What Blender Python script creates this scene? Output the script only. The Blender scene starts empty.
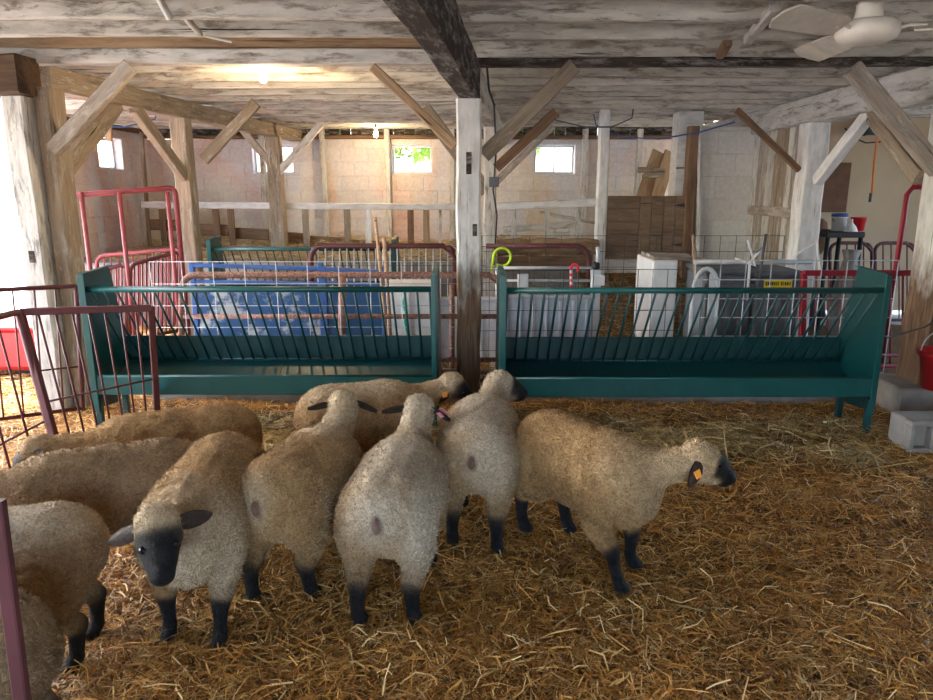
import bpy, bmesh, math, random
import numpy as np
from mathutils import Vector, Matrix

random.seed(7); RNG = np.random.default_rng(7)
scene = bpy.context.scene
COL = scene.collection

# ---------------------------------------------------------------- camera
FPX, PITCH, CAMZ = 700.0, math.radians(13.0), 1.55
cam_data = bpy.data.cameras.new('camera'); cam = bpy.data.objects.new('camera', cam_data)
COL.objects.link(cam); scene.camera = cam
cam.location = (0, 0, CAMZ); cam.rotation_euler = (math.pi/2 - PITCH, 0, 0)
cam_data.sensor_fit = 'HORIZONTAL'; cam_data.sensor_width = 36.0
cam_data.lens = 36.0 * FPX / 933.0
cam_data.clip_start = 0.05; cam_data.clip_end = 300

# ---------------------------------------------------------------- sky, sun, exposure
world = bpy.data.worlds.new('sky'); scene.world = world; world.use_nodes = True
wn = world.node_tree.nodes; wl = world.node_tree.links
sky = wn.new('ShaderNodeTexSky'); sky.sky_type = 'NISHITA'; sky.sun_disc = False
sky.sun_elevation = math.radians(48); sky.sun_rotation = math.radians(-75)
sky.air_density = 1.0; sky.dust_density = 3.0; sky.ozone_density = 1.0
bg = wn['Background']; bg.inputs['Strength'].default_value = 1.0
wl.new(sky.outputs['Color'], bg.inputs['Color'])
sun_d = bpy.data.lights.new('sun', 'SUN'); sun_d.energy = 6.5; sun_d.angle = math.radians(0.6); sun_d.color = (1, .95, .86)
sun = bpy.data.objects.new('sun', sun_d); COL.objects.link(sun); sun.location = (-20, 5, 25)
sun.rotation_euler = Vector((0.64, -0.12, -0.75)).to_track_quat('-Z', 'Y').to_euler()
vs = scene.view_settings; vs.view_transform = 'Standard'; vs.look = 'None'; vs.gamma = 1.0; vs.use_curve_mapping = False
vs.exposure = 1.45
scene.cycles.use_denoising = True
scene.cycles.max_bounces = 10; scene.cycles.diffuse_bounces = 6
scene.cycles.sample_clamp_indirect = 8.0

# ---------------------------------------------------------------- placing helpers
CP, SP = math.cos(PITCH), math.sin(PITCH)
def ray(px, py):
    u = (px - 466.5)/FPX; v = (350 - py)/FPX
    return Vector((u, CP + v*SP, -SP + v*CP))
def at(px, py, d):
    r = ray(px, py); s = d/r.y
    return Vector((0, 0, CAMZ)) + r*s
def ground(px, py, z=0.0):
    r = ray(px, py); s = (z - CAMZ)/r.z
    return Vector((0, 0, CAMZ)) + r*s
def xat(px, d, z):           # x of a point seen at column px, distance d, height z
    return (px - 466.5)/FPX*(d*CP + (CAMZ - z)*SP)

# ---------------------------------------------------------------- materials
MATS = {}
def nmat(name):
    m = bpy.data.materials.new(name); m.use_nodes = True; MATS[name] = m
    nt = m.node_tree; b = nt.nodes['Principled BSDF']
    return m, nt, b
def ramp(nt, stops, fac):
    r = nt.nodes.new('ShaderNodeValToRGB'); e = r.color_ramp.elements
    while len(e) > 1: e.remove(e[-1])
    e[0].position = stops[0][0]; e[0].color = (*stops[0][1], 1)
    for p, c in stops[1:]:
        k = e.new(p); k.color = (*c, 1)
    nt.links.new(fac, r.inputs['Fac']); return r.outputs['Color']
def coords(nt, scale=(1,1,1), kind='Object', rnd=True):
    tc = nt.nodes.new('ShaderNodeTexCoord'); mp = nt.nodes.new('ShaderNodeMapping')
    nt.links.new(tc.outputs[kind], mp.inputs['Vector']); mp.inputs['Scale'].default_value = scale
    if rnd:
        oi = nt.nodes.new('ShaderNodeObjectInfo'); mu = nt.nodes.new('ShaderNodeMath'); mu.operation = 'MULTIPLY'
        mu.inputs[1].default_value = 37.0; nt.links.new(oi.outputs['Random'], mu.inputs[0])
        nt.links.new(mu.outputs[0], mp.inputs['Location'])
    return mp.outputs['Vector']
def noise(nt, vec, scale, detail=4, rough=.6, dist=0.0):
    n = nt.nodes.new('ShaderNodeTexNoise'); n.inputs['Scale'].default_value = scale
    n.inputs['Detail'].default_value = detail; n.inputs['Roughness'].default_value = rough
    n.inputs['Distortion'].default_value = dist
    if vec is not None: nt.links.new(vec, n.inputs['Vector'])
    return n.outputs['Fac']
def mix(nt, fac, a, b, mode='MIX'):
    m = nt.nodes.new('ShaderNodeMix'); m.data_type = 'RGBA'; m.blend_type = mode
    for k, v in ((0, fac), (6, a), (7, b)):
        if isinstance(v, (int, float)): m.inputs[k].default_value = v
        elif isinstance(v, tuple): m.inputs[k].default_value = (*v, 1) if len(v) == 3 else v
        else: nt.links.new(v, m.inputs[k])
    return m.outputs[2]
def bump(nt, b, h, strength=.3, dist=.01):
    bp = nt.nodes.new('ShaderNodeBump'); bp.inputs['Strength'].default_value = strength
    bp.inputs['Distance'].default_value = dist
    nt.links.new(h, bp.inputs['Height']); nt.links.new(bp.outputs['Normal'], b.inputs['Normal'])
def sstep(nt, v, lo, hi):
    m = nt.nodes.new('ShaderNodeMapRange'); m.inputs[1].default_value = lo; m.inputs[2].default_value = hi
    nt.links.new(v, m.inputs[0]); return m.outputs[0]

def wood(name, dark, mid, light, paint=None, cover=.5, edge=.06, rough=.85, paint2=None, bstr=.7, soil=None):
    m, nt, b = nmat(name)
    g = coords(nt, (1.2, 14, 14)); grain = noise(nt, g, 3.0, 6, .65, .6)
    big = noise(nt, coords(nt, (.7, 2.5, 2.5)), 2.0, 3)
    c = ramp(nt, [(.28, dark), (.52, mid), (.78, light)], grain)
    c = mix(nt, .35, c, ramp(nt, [(.3, dark), (.7, light)], big))
    h = grain
    if paint:
        pv = coords(nt, (1.6, 7, 7))
        p = noise(nt, pv, 2.4, 12, .78, .25)
        f = sstep(nt, p, 1-cover-edge, 1-cover+edge)
        pc = ramp(nt, [(.3, paint2 or tuple(x*.72 for x in paint)), (.6, paint)], noise(nt, coords(nt, (2, 6, 6)), 3, 5))
        c = mix(nt, f, c, pc)
        h = mix(nt, .55, grain, f)
    # drying cracks along the grain and a little difference from timber to timber
    cr = noise(nt, coords(nt, (.5, 22, 22)), 2.2, 5, .6, .3)
    c = mix(nt, sstep(nt, cr, .36, .31), c, tuple(x*.35 for x in dark))
    oi = nt.nodes.new('ShaderNodeObjectInfo')
    c = mix(nt, .5, c, ramp(nt, [(0, (.62,.60,.57)), (1, (1,1,1))], oi.outputs['Random']), 'MULTIPLY')
    if soil:
        geo = nt.nodes.new('ShaderNodeNewGeometry'); sx = nt.nodes.new('ShaderNodeSeparateXYZ'); nt.links.new(geo.outputs['Position'], sx.inputs[0])
        ad = nt.nodes.new('ShaderNodeMath'); ad.operation = 'ADD'; nt.links.new(sx.outputs['Z'], ad.inputs[0])
        nz = noise(nt, coords(nt, (3, 9, 9)), 1.5, 5); mm = nt.nodes.new('ShaderNodeMath'); mm.operation = 'MULTIPLY_ADD'; mm.inputs[1].default_value = 1.0; mm.inputs[2].default_value = -.5
        nt.links.new(nz, mm.inputs[0]); nt.links.new(mm.outputs[0], ad.inputs[1])
        c = mix(nt, sstep(nt, ad.outputs[0], soil, soil-.35), c, ramp(nt, [(.3, (.07,.04,.025)), (.7, (.26,.16,.10))], grain))
    nt.links.new(c, b.inputs['Base Color']); b.inputs['Roughness'].default_value = rough
    b.inputs['Specular IOR Level'].default_value = .25
    bump(nt, b, h, bstr, .012)
    return m
wood('white_wood', (.10,.08,.06), (.28,.23,.18), (.42,.35,.28), (.68,.66,.62), .58)
wood('post_wood', (.10,.08,.06), (.28,.23,.18), (.42,.35,.28), (.66,.65,.63), .66, soil=1.2)
wood('joist_wood', (.12,.09,.07), (.30,.25,.20), (.42,.36,.29), (.62,.585,.52), .56, .05)
wood('tan_wood', (.11,.08,.055), (.31,.245,.18), (.44,.36,.275), (.62,.59,.54), .40)
wood('brown_wood', (.07,.04,.025), (.21,.125,.075), (.34,.22,.14), (.5,.45,.40), .2)
wood('dark_wood', (.02,.015,.012), (.055,.04,.032), (.10,.075,.06), (.36,.33,.31), .46)
wood('lintel_wood', (.02,.012,.008), (.07,.04,.022), (.13,.08,.05))
wood('orange_wood', (.12,.07,.04), (.33,.215,.125), (.46,.33,.21), (.6,.56,.5), .25)
wood('plank_grey', (.18,.14,.11), (.42,.35,.29), (.58,.5,.42), (.7,.66,.6), .45)
wood('clean_white_wood', (.5,.46,.42), (.74,.72,.69), (.8,.79,.77), (.82,.82,.82), .8)
wood('pole_wood', (.22,.13,.08), (.45,.31,.22), (.58,.44,.33))
wood('half_door_wood', (.09,.06,.04), (.25,.17,.12), (.34,.25,.18), (.44,.36,.30), .38)

def metal(name, col, rough=.4, var=.12, rust=None, rcover=.3, metallic=0.0, scale=9):
    m, nt, b = nmat(name)
    n = noise(nt, coords(nt), scale, 5)
    c = ramp(nt, [(.3, tuple(x*(1-var*2) for x in col)), (.7, tuple(min(1, x*(1+var)) for x in col))], n)
    if rust:
        f = sstep(nt, noise(nt, coords(nt), scale*2.2, 6, .7), 1-rcover-.05, 1-rcover+.05)
        c = mix(nt, f, c, rust)
    nt.links.new(c, b.inputs['Base Color']); b.inputs['Metallic'].default_value = metallic
    nt.links.new(ramp(nt, [(.3, (rough,)*3), (.75, (min(1, rough+.2),)*3)], n), b.inputs['Roughness'])
    bump(nt, b, n, .08, .004)
    return m
metal('green_paint', (.003,.053,.056), .3, .1)
metal('green_inner', (.003,.052,.056), .33, .12)
metal('green_bright', (.003,.074,.074), .3, .1)
metal('maroon_paint', (.105,.026,.032), .5, .15, (.20,.09,.05), .3)
metal('red_paint', (.22,.03,.04), .45, .12, (.35,.12,.09), .25)
metal('pink_red_paint', (.29,.06,.068), .5, .15, (.45,.2,.16), .3)
metal('crimson_paint', (.33,.012,.03), .4, .1)
metal('rust_pipe', (.22,.11,.085), .75, .25, (.34,.22,.19), .45, scale=30)
metal('blue_paint', (.025,.095,.32), .45, .15)
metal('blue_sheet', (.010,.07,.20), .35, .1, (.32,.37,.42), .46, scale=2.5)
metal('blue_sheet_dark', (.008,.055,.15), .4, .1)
metal('galvanised', (.55,.57,.60), .45, .1, metallic=.35)
metal('dark_wire', (.10,.10,.11), .6, .1, metallic=.3)
metal('dark_grey_plastic', (.115,.125,.145), .55, .15)
metal('grey_sheet', (.40,.45,.53), .5, .1)
metal('light_grey_plastic', (.60,.64,.70), .45, .08)
metal('white_plastic', (.75,.76,.78), .4, .06)
metal('black_plastic', (.015,.015,.018), .5, .1)
metal('red_plastic', (.62,.02,.025), .35, .08)
metal('orange_plastic', (.85,.25,.05), .5, .05)
metal('neon_plastic', (.55,.85,.03), .4, .05)
metal('candy_red', (.85,.02,.07), .35, .03)
metal('yellow_label', (.75,.58,.01), .6, .05)
metal('teal_rope', (.05,.42,.33), .8, .1)
metal('fan_white', (.74,.68,.58), .45, .08)
metal('fan_blade', (.62,.56,.47), .6, .12, (.35,.2,.1), .25)
metal('skin_dark', (.02,.02,.023), .6, .2)
metal('brown_board', (.15,.07,.035), .7, .2)
metal('tan_wall', (.52,.40,.27), .85, .06, scale=2)
metal('concrete', (.30,.275,.25), .9, .15, (.3,.25,.2), .3, scale=7)
metal('yard_concrete', (.58,.57,.53), .9, .1, scale=2)
metal('soil', (.12,.085,.055), .95, .2)
metal('hoof', (.015,.013,.012), .5, .2)
metal('eye_black', (.006,.005,.005), .1, .1)
metal('tag_orange', (.95,.36,.05), .5, .05)
metal('tag_pink', (.85,.30,.36), .5, .05)
metal('lump_brown', (.20,.09,.05), .8, .3)
metal('bag_grey', (.30,.28,.26), .7, .2)
metal('leaf_green', (.22,.34,.05), .6, .25, scale=1)
metal('bark', (.12,.09,.06), .9, .2)

# whitewashed block wall: stains of pink, ochre and bluish grey that lie on the wall itself
def block_mat(name, white, stain=True):
    m, nt, b = nmat(name)
    geo = nt.nodes.new('ShaderNodeNewGeometry')
    mp = nt.nodes.new('ShaderNodeMapping'); mp.inputs['Scale'].default_value = (1.0, 1.0, .35)
    nt.links.new(geo.outputs['Position'], mp.inputs['Vector'])
    oi = nt.nodes.new('ShaderNodeObjectInfo')
    n1 = noise(nt, mp.outputs['Vector'], .9, 3, .5); n2 = noise(nt, mp.outputs['Vector'], 1.7, 3, .5, .3)
    c = white
    if stain:
        c = ramp(nt, [(.32, (.62,.47,.32)), (.43, (.72,.67,.60)), (.52, (.70,.57,.53)), (.60, (.62,.37,.33))], n1)
        c = mix(nt, sstep(nt, n2, .46, .58), c, (.62,.61,.68))
    fine = noise(nt, geo.outputs['Position'], 22, 5, .7)
    c2 = mix(nt, .30, c, ramp(nt, [(.3, (.3,.25,.2)), (.65, (.85,.8,.75))], fine))
    c3 = mix(nt, .16, c2, ramp(nt, [(0, (.35,.28,.22)), (1, (.8,.76,.7))], oi.outputs['Random']))
    nt.links.new(c3, b.inputs['Base Color']); b.inputs['Roughness'].default_value = .92
    bump(nt, b, fine, .4, .006)
block_mat('block', (.6,.55,.5))
block_mat('mortar', (.5,.45,.4))
block_mat('block_pale', (.66,.66,.65), False)

def emit(name, col, s):
    m, nt, b = nmat(name); b.inputs['Base Color'].default_value = (*col, 1)
    b.inputs['Emission Color'].default_value = (*col, 1); b.inputs['Emission Strength'].default_value = s
emit('bulb_lit', (1, .78, .45), 40)
m, nt, b = nmat('glass'); b.inputs['Base Color'].default_value = (.92,.95,.95,1)
b.inputs['Transmission Weight'].default_value = 1.0; b.inputs['Roughness'].default_value = .04; b.inputs['IOR'].default_value = 1.05
m, nt, b = nmat('bulb_glass'); b.inputs['Base Color'].default_value = (.85,.85,.82,1); b.inputs['Roughness'].default_value = .15

# straw: colour comes per strand from a colour attribute
m, nt, b = nmat('straw')
ca = nt.nodes.new('ShaderNodeVertexColor'); ca.layer_name = 'Col'
nt.links.new(ca.outputs['Color'], b.inputs['Base Color']); b.inputs['Roughness'].default_value = .55
b.inputs['Specular IOR Level'].default_value = .35
m, nt, b = nmat('bedding')
geo = nt.nodes.new('ShaderNodeNewGeometry')
n1 = noise(nt, geo.outputs['Position'], 55, 6, .75, 1.2); n2 = noise(nt, geo.outputs['Position'], 1.6, 3)
c = ramp(nt, [(.3, (.045,.022,.008)), (.5, (.18,.09,.026)), (.72, (.42,.24,.075))], n1)
c = mix(nt, sstep(nt, n2, .45, .65), c, mix(nt, .5, c, (.07,.045,.025)))
nt.links.new(c, b.inputs['Base Color']); b.inputs['Roughness'].default_value = .95; bump(nt, b, n1, .8, .03)

# sheep: r = dark skin, g = pink tail, b = pale wool, on one back also skylight
def wool_mat(name, tan, pale, dirt):
    m, nt, b = nmat(name)
    ca = nt.nodes.new('ShaderNodeVertexColor'); ca.layer_name = 'Col'
    sp = nt.nodes.new('ShaderNodeSeparateColor'); nt.links.new(ca.outputs['Color'], sp.inputs['Color'])
    tc = nt.nodes.new('ShaderNodeTexCoord'); v = tc.outputs['Object']
    n1 = noise(nt, v, 4.5, 4, .6, .3)
    vor = nt.nodes.new('ShaderNodeTexVoronoi'); vor.inputs['Scale'].default_value = 62
    nd = nt.nodes.new('ShaderNodeTexNoise'); nd.inputs['Scale'].default_value = 38; nd.inputs['Detail'].default_value = 4
    nt.links.new(v, nd.inputs['Vector'])
    vm = nt.nodes.new('ShaderNodeMix'); vm.data_type = 'VECTOR'; vm.inputs[0].default_value = .05
    nt.links.new(v, vm.inputs[4]); nt.links.new(nd.outputs['Color'], vm.inputs[5]); nt.links.new(vm.outputs[1], vor.inputs['Vector'])
    fine = noise(nt, v, 130, 3, .7)
    c = ramp(nt, [(.32, dirt), (.52, tan), (.72, tuple(.5*(a+p) for a, p in zip(tan, pale)))], n1)
    c = mix(nt, sp.outputs['Blue'], c, pale)
    curl = noise(nt, v, 48, 6, .75, 1.6)
    c = mix(nt, .85, c, ramp(nt, [(.34, (.42,.36,.30)), (.60, (1,1,1))], curl), 'MULTIPLY')
    skin = ramp(nt, [(.35, (.006,.006,.007)), (.7, (.022,.022,.025))], noise(nt, v, 40, 4))
    c = mix(nt, sp.outputs['Red'], c, skin)
    c = mix(nt, sp.outputs['Green'], c, (.15,.065,.065))
    nt.links.new(c, b.inputs['Base Color'])
    rr = nt.nodes.new('ShaderNodeMapRange'); rr.inputs[3].default_value = .95; rr.inputs[4].default_value = .5
    nt.links.new(sp.outputs['Red'], rr.inputs[0]); nt.links.new(rr.outputs[0], b.inputs['Roughness'])
    b.inputs['Specular IOR Level'].default_value = .2
    h = mix(nt, .35, curl, fine)
    bump(nt, b, h, 1.0, .02)
    return m
wool_mat('wool_tan', (0.554,0.343,0.153), (0.739,0.556,0.344), (0.343,0.201,0.086))
wool_mat('wool_pale', (0.568,0.388,0.209), (0.800,0.711,0.565), (0.356,0.233,0.123))
wool_mat('wool_grey', (0.436,0.291,0.160), (0.620,0.492,0.356), (0.251,0.162,0.086))
wool_mat('wool_cream', (0.568,0.356,0.166), (0.800,0.673,0.479), (0.356,0.220,0.098))

# ---------------------------------------------------------------- mesh helpers
def tag(o, label=None, cat=None, group=None, kind=None):
    if label: o['label'] = label
    if cat: o['category'] = cat
    if group: o['group'] = group
    if kind: o['kind'] = kind
    return o
def thing(name, label, cat, loc=(0,0,0), group=None, kind=None):
    o = bpy.data.objects.new(name, None); COL.objects.link(o); o.location = loc
    o.empty_display_size = .1
    return tag(o, label, cat, group, kind)
def link(name, me, mat, parent=None, mw=None):
    o = bpy.data.objects.new(name, me); COL.objects.link(o)
    if mat and not me.materials: me.materials.append(MATS[mat])
    if mw is not None: o.matrix_world = mw
    if parent is not None:
        o.parent = parent; o.matrix_parent_inverse = parent.matrix_basis.inverted()
    return o
def mesh(name, verts, faces, smooth=False):
    me = bpy.data.meshes.new(name); me.from_pydata([tuple(v) for v in verts], [], faces); me.update()
    if smooth: me.polygons.foreach_set('use_smooth', [True]*len(me.polygons))
    return me
def boxmesh(name, sx, sy, sz, bev=.0, c=(0,0,0)):
    bm = bmesh.new(); bmesh.ops.create_cube(bm, size=1)
    for v in bm.verts: v.co = Vector((v.co.x*sx + c[0], v.co.y*sy + c[1], v.co.z*sz + c[2]))
    if bev: bmesh.ops.bevel(bm, geom=list(bm.edges), offset=bev, segments=1, affect='EDGES')
    me = bpy.data.meshes.new(name); bm.to_mesh(me); bm.free(); return me
def box(name, lo, hi, mat, parent=None, bev=.004):
    lo = Vector(lo); hi = Vector(hi); s = hi - lo; c = (hi + lo)/2
    return link(name, boxmesh(name, abs(s.x), abs(s.y), abs(s.z), min(bev, .3*min(abs(s.x), abs(s.y), abs(s.z)))), mat, parent, Matrix.Translation(c))
def frame_along(A, B, up=Vector((0,0,1))):
    A = Vector(A); B = Vector(B); x = (B - A).normalized()
    if abs(x.dot(up)) > .95: up = Vector((0,1,0))
    y = up.cross(x).normalized(); z = x.cross(y)
    M = Matrix((x, y, z)).transposed().to_4x4(); M.translation = (A + B)/2
    return M, (B - A).length
TC = [0]
def timber(name, A, B, w, h, mat, parent=None, jit=.004, seg=7, up=Vector((0,0,1)), ch=.008):
    """hewn timber: chamfered section w (sideways) x h (up), slightly uneven along its length"""
    M, L = frame_along(A, B, up); TC[0] += 1; r = random.Random(TC[0]*7919)
    sec = [(-w/2+ch,-h/2),(w/2-ch,-h/2),(w/2,-h/2+ch),(w/2,h/2-ch),(w/2-ch,h/2),(-w/2+ch,h/2),(-w/2,h/2-ch),(-w/2,-h/2+ch)]
    vs_, fs = [], []
    for i in range(seg+1):
        x = -L/2 + L*i/seg; dy, dz = r.uniform(-jit, jit), r.uniform(-jit, jit); s = 1 + r.uniform(-jit, jit)*3
        for (y, z) in sec: vs_.append((x, y*s + dy + r.uniform(-jit, jit)*.4, z*s + dz + r.uniform(-jit, jit)*.4))
    for i in range(seg):
        for k in range(8):
            a = i*8 + k; b2 = i*8 + (k+1) % 8; fs.append((a, b2, b2+8, a+8))
    fs.append(tuple(range(7, -1, -1))); fs.append(tuple(seg*8 + k for k in range(8)))
    return link(name, mesh(name, vs_, fs), mat, parent, M)
def tubemesh(name, pts, r, seg=8, closed=False):
    pts = [Vector(p) for p in pts]; n = len(pts); vs_, fs = [], []
    prev = None
    for i, p in enumerate(pts):
        if closed: t = (pts[(i+1) % n] - pts[i-1]).normalized()
        else:
            t = (pts[min(i+1, n-1)] - pts[max(i-1, 0)]).normalized()
        if prev is None:
            u = t.orthogonal().normalized()
        else:
            u = (prev - t*prev.dot(t)); u = u.normalized() if u.length > 1e-6 else t.orthogonal().normalized()
        prev = u; w = t.cross(u)
        rr = r[i] if isinstance(r, (list, tuple)) else r
        for k in range(seg):
            a = 2*math.pi*k/seg; vs_.append(p + (u*math.cos(a) + w*math.sin(a))*rr)
    m = n if closed else n-1
    for i in range(m):
        for k in range(seg):
            a = i*seg + k; b2 = i*seg + (k+1) % seg; c = ((i+1) % n)*seg
            fs.append((a, b2, c + (k+1) % seg, c + k))
    if not closed:
        fs.append(tuple(range(seg-1, -1, -1))); fs.append(tuple((n-1)*seg + k for k in range(seg)))
    return mesh(name, vs_, fs, True)
def tube(name, pts, r, mat, parent=None, seg=8, closed=False):
    pts = [Vector(p) for p in pts]; c = sum(pts, Vector())/len(pts)
    return link(name, tubemesh(name, [p - c for p in pts], r, seg, closed), mat, parent, Matrix.Translation(c))
def lathe(name, prof, loc, mat, parent=None, seg=20, tilt=None):
    vs_, fs = [], []
    for (r, z) in prof:
        for k in range(seg):
            a = 2*math.pi*k/seg; vs_.append((r*math.cos(a), r*math.sin(a), z))
    for i in range(len(prof)-1):
        for k in range(seg):
            a = i*seg + k; b2 = i*seg + (k+1) % seg; fs.append((a, b2, b2+seg, a+seg))
    fs.append(tuple(range(seg-1, -1, -1))); fs.append(tuple((len(prof)-1)*seg + k for k in range(seg)))
    M = Matrix.Translation(Vector(loc))
    if tilt: M = M @ tilt
    return link(name, mesh(name, vs_, fs, True), mat, parent, M)
def plate(name, corners, t, mat, parent=None, bev=0):
    """flat sheet through 3+ corners, with thickness t"""
    cs = [Vector(c) for c in corners]; c0 = sum(cs, Vector())/len(cs)
    n = (cs[1]-cs[0]).cross(cs[2]-cs[0]).normalized()*t/2; k = len(cs)
    vs_ = [c - c0 + n for c in cs] + [c - c0 - n for c in cs]
    fs = [tuple(range(k)), tuple(range(2*k-1, k-1, -1))] + [(i, i+k, (i+1) % k + k, (i+1) % k) for i in range(k)]
    return link(name, mesh(name, vs_, fs), mat, parent, Matrix.Translation(c0))
def arc(c, u, v, r, a0, a1, n=6):
    return [Vector(c) + Vector(u)*r*math.cos(a0 + (a1-a0)*i/n) + Vector(v)*r*math.sin(a0 + (a1-a0)*i/n) for i in range(n+1)]

# ================================================================ THE SETTING
JZ0, JZ1 = 2.37, 2.52            # joist underside / top
def WL(d): return -4.6 - .05*(10.5 - d)          # left wall
def GL(d): return -2.91 + .085*(d - 4.85)        # left girder line
def GC(d): return .013 + .085*(d - 4.8)          # centre girder line
GR = 3.16                                         # right girder line

def fh(x, y):
    return .012*math.sin(2.1*x + 1.3*y) + .008*math.sin(5.3*x - 3.1*y + 1) + .006*math.sin(9.7*y + 4*x)
# floor under the bedding
nx, ny = 120, 112; X0, X1, Y0, Y1 = -4.72, 7.0, -3.0, 8.05
vv = [(X0 + (X1-X0)*i/nx, Y0 + (Y1-Y0)*j/ny, 0) for j in range(ny+1) for i in range(nx+1)]
vv = [(x, y, fh(x, y) - .012) for x, y, z in vv]
ff = [(j*(nx+1)+i, j*(nx+1)+i+1, (j+1)*(nx+1)+i+1, (j+1)*(nx+1)+i) for j in range(ny) for i in range(nx)]
fl = link('floor', mesh('floor', vv, ff, True), 'bedding'); tag(fl, 'trampled brown bedding floor of the sheep pen', 'floor', kind='structure')
o = box('floor_bank', (-4.72, 8.0, -.05), (GR, 10.55, .72), 'concrete', None, .02)
tag(o, 'raised concrete bank along the back wall', 'ledge', kind='structure')
o = box('yard_ground', (-45, -30, -.30), (45, 45, -.06), 'yard_concrete', None, 0)
tag(o, 'pale sunlit concrete yard outside the open doorway', 'ground', kind='structure')

def rect_minus(u0, u1, v0, v1, holes):
    """split a rectangle around holes into rectangles"""
    us = sorted({u0, u1, *[h[0] for h in holes], *[h[1] for h in holes]}); vsx = sorted({v0, v1, *[h[2] for h in holes], *[h[3] for h in holes]})
    out = []
    for a, b2 in zip(us, us[1:]):
        for c, d in zip(vsx, vsx[1:]):
            um, vm = (a+b2)/2, (c+d)/2
            if not any(h[0] < um < h[1] and h[2] < vm < h[3] for h in holes): out.append((a, b2, c, d))
    return out
def block_wall(name, label, O, U, length, z0, z1, holes, thick, bmat='block', bl=.40, bh=.20, proud=.008, jit=.003):
    """wall running from O along unit U; camera side is U x Z ... blocks are parts in front of a mortar backing"""
    O = Vector(O); U = Vector(U).normalized(); N = U.cross(Vector((0,0,1)))  # towards the room
    root = thing(name, label, 'wall', (O.x, O.y, 0), kind='structure')
    R = Matrix((U, N, Vector((0,0,1)))).transposed().to_4x4()
    vs_, fs = [], []
    for (a, b2, c, d) in rect_minus(0, length, z0, z1, holes):
        k = len(vs_)
        for n in (-thick, 0):
            vs_ += [(a, n, c), (b2, n, c), (b2, n, d), (a, n, d)]
        fs += [(k, k+1, k+2, k+3), (k+7, k+6, k+5, k+4), (k, k+4, k+5, k+1), (k+1, k+5, k+6, k+2), (k+2, k+6, k+7, k+3), (k+3, k+7, k+4, k)]
    M = Matrix.Translation(O) @ R
    link('mortar', mesh('mortar', vs_, fs), 'mortar', root, M)
    cache = {}
    row = 0; z = z0
    while z < z1 - .03:
        zt = min(z + bh, z1); u = -bl/2*(row % 2)
        while u < length - .01:
            for (a, b2, c, d) in rect_minus(max(u, 0), min(u + bl, length), z, zt, [h for h in holes if h[0] < u+bl and h[1] > u and h[2] < zt and h[3] > z]):
                a2, b3 = max(a, u, 0), min(b2, u+bl, length); c2, d2 = max(c, z), min(d, zt)
                if b3 - a2 < .03 or d2 - c2 < .03: continue
                if any(h[0] < (a2+b3)/2 < h[1] and h[2] < (c2+d2)/2 < h[3] for h in holes): continue
                key = (round(b3-a2, 3), round(d2-c2, 3))
                if key not in cache: cache[key] = boxmesh('block', key[0]-.007, .03, key[1]-.007, .003)
                p = random.uniform(-jit, jit)
                link('block', cache[key], bmat, root, M @ Matrix.Translation(((a2+b3)/2, proud - .015 + p, (c2+d2)/2)))
            u += bl
        z += bh; row += 1
    return root

# back wall: U along +x gives N = (0,-1,0): towards camera
BX = -4.62
wins = [(-3.10, -2.52), (-1.08, -.50), (.99, 1.57)]; WZ0, WZ1 = 1.76, 2.16
block_wall('wall_back', 'whitewashed concrete block wall with pink and ochre stains at the back', (BX, 10.5, 0), (1,0,0), 7.9, .72, 2.24,
           [(a-BX, b2-BX, WZ0, WZ1) for a, b2 in wins], .2)
# left wall
LD = 7.75
Lu = Vector((WL(LD) - WL(10.5), LD - 10.5, 0)); Llen = Lu.length; Lu.normalize()
# run from near end to far end so that N points into the room (+x)
block_wall('wall_left', 'tan concrete block side wall with a small window', (WL(LD), LD, 0), -Lu, Llen, .0, 2.30,
           [(1.45, 2.03, 1.80, 2.19)], .2)
def window(n, label, O, U, a, b2, z0, z1, depth=.2, mull=True):
    O = Vector(O); U = Vector(U).normalized(); N = U.cross(Vector((0,0,1)))
    M = Matrix.Translation(O) @ Matrix((U, N, Vector((0,0,1)))).transposed().to_4x4()
    root = thing('window_%d' % n, label, 'window', tuple(M @ Vector(((a+b2)/2, -depth/2, z0))), kind='structure')
    def bb(nm, lo, hi, mt):
        lo, hi = Vector(lo), Vector(hi); s = hi - lo
        return link(nm, boxmesh(nm, s.x, s.y, s.z, .002), mt, root, M @ Matrix.Translation((lo+hi)/2))
    t = .028; y0, y1 = -.16, -.11
    fr = bb('window_frame', (a, y0, z1-t), (b2, y1, z1), 'galvanised'); bb('window_frame', (a, y0, z0), (b2, y1, z0+t), 'galvanised')
    bb('window_frame', (a, y0, z0+t), (a+t, y1, z1-t), 'galvanised'); bb('window_frame', (b2-t, y0, z0+t), (b2, y1, z1-t), 'galvanised')
    if mull:
        m_ = (a+b2)/2; bb('mullion', (m_-.011, y0, z0+t), (m_+.011, y1, z1-t), 'galvanised')
        bb('pane', (a+t, -.138, z0+t), (m_-.011, -.132, z1-t), 'glass'); bb('pane', (m_+.011, -.138, z0+t), (b2-t, -.132, z1-t), 'glass')
    else: bb('pane', (a+t, -.138, z0+t), (b2-t, -.132, z1-t), 'glass')
for i, (a, b2) in enumerate(wins):
    window(i+1, ['small bright window behind the farthest left timber post', 'small two-pane window left of the centre post', 'small two-pane window right of the centre post'][i],
           (BX, 10.5, 0), (1,0,0), a-BX, b2-BX, WZ0, WZ1)
window(4, 'small bright window in the left side wall', (WL(LD), LD, 0), -Lu, 1.45, 2.03, 1.80, 2.19, mull=False)
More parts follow.
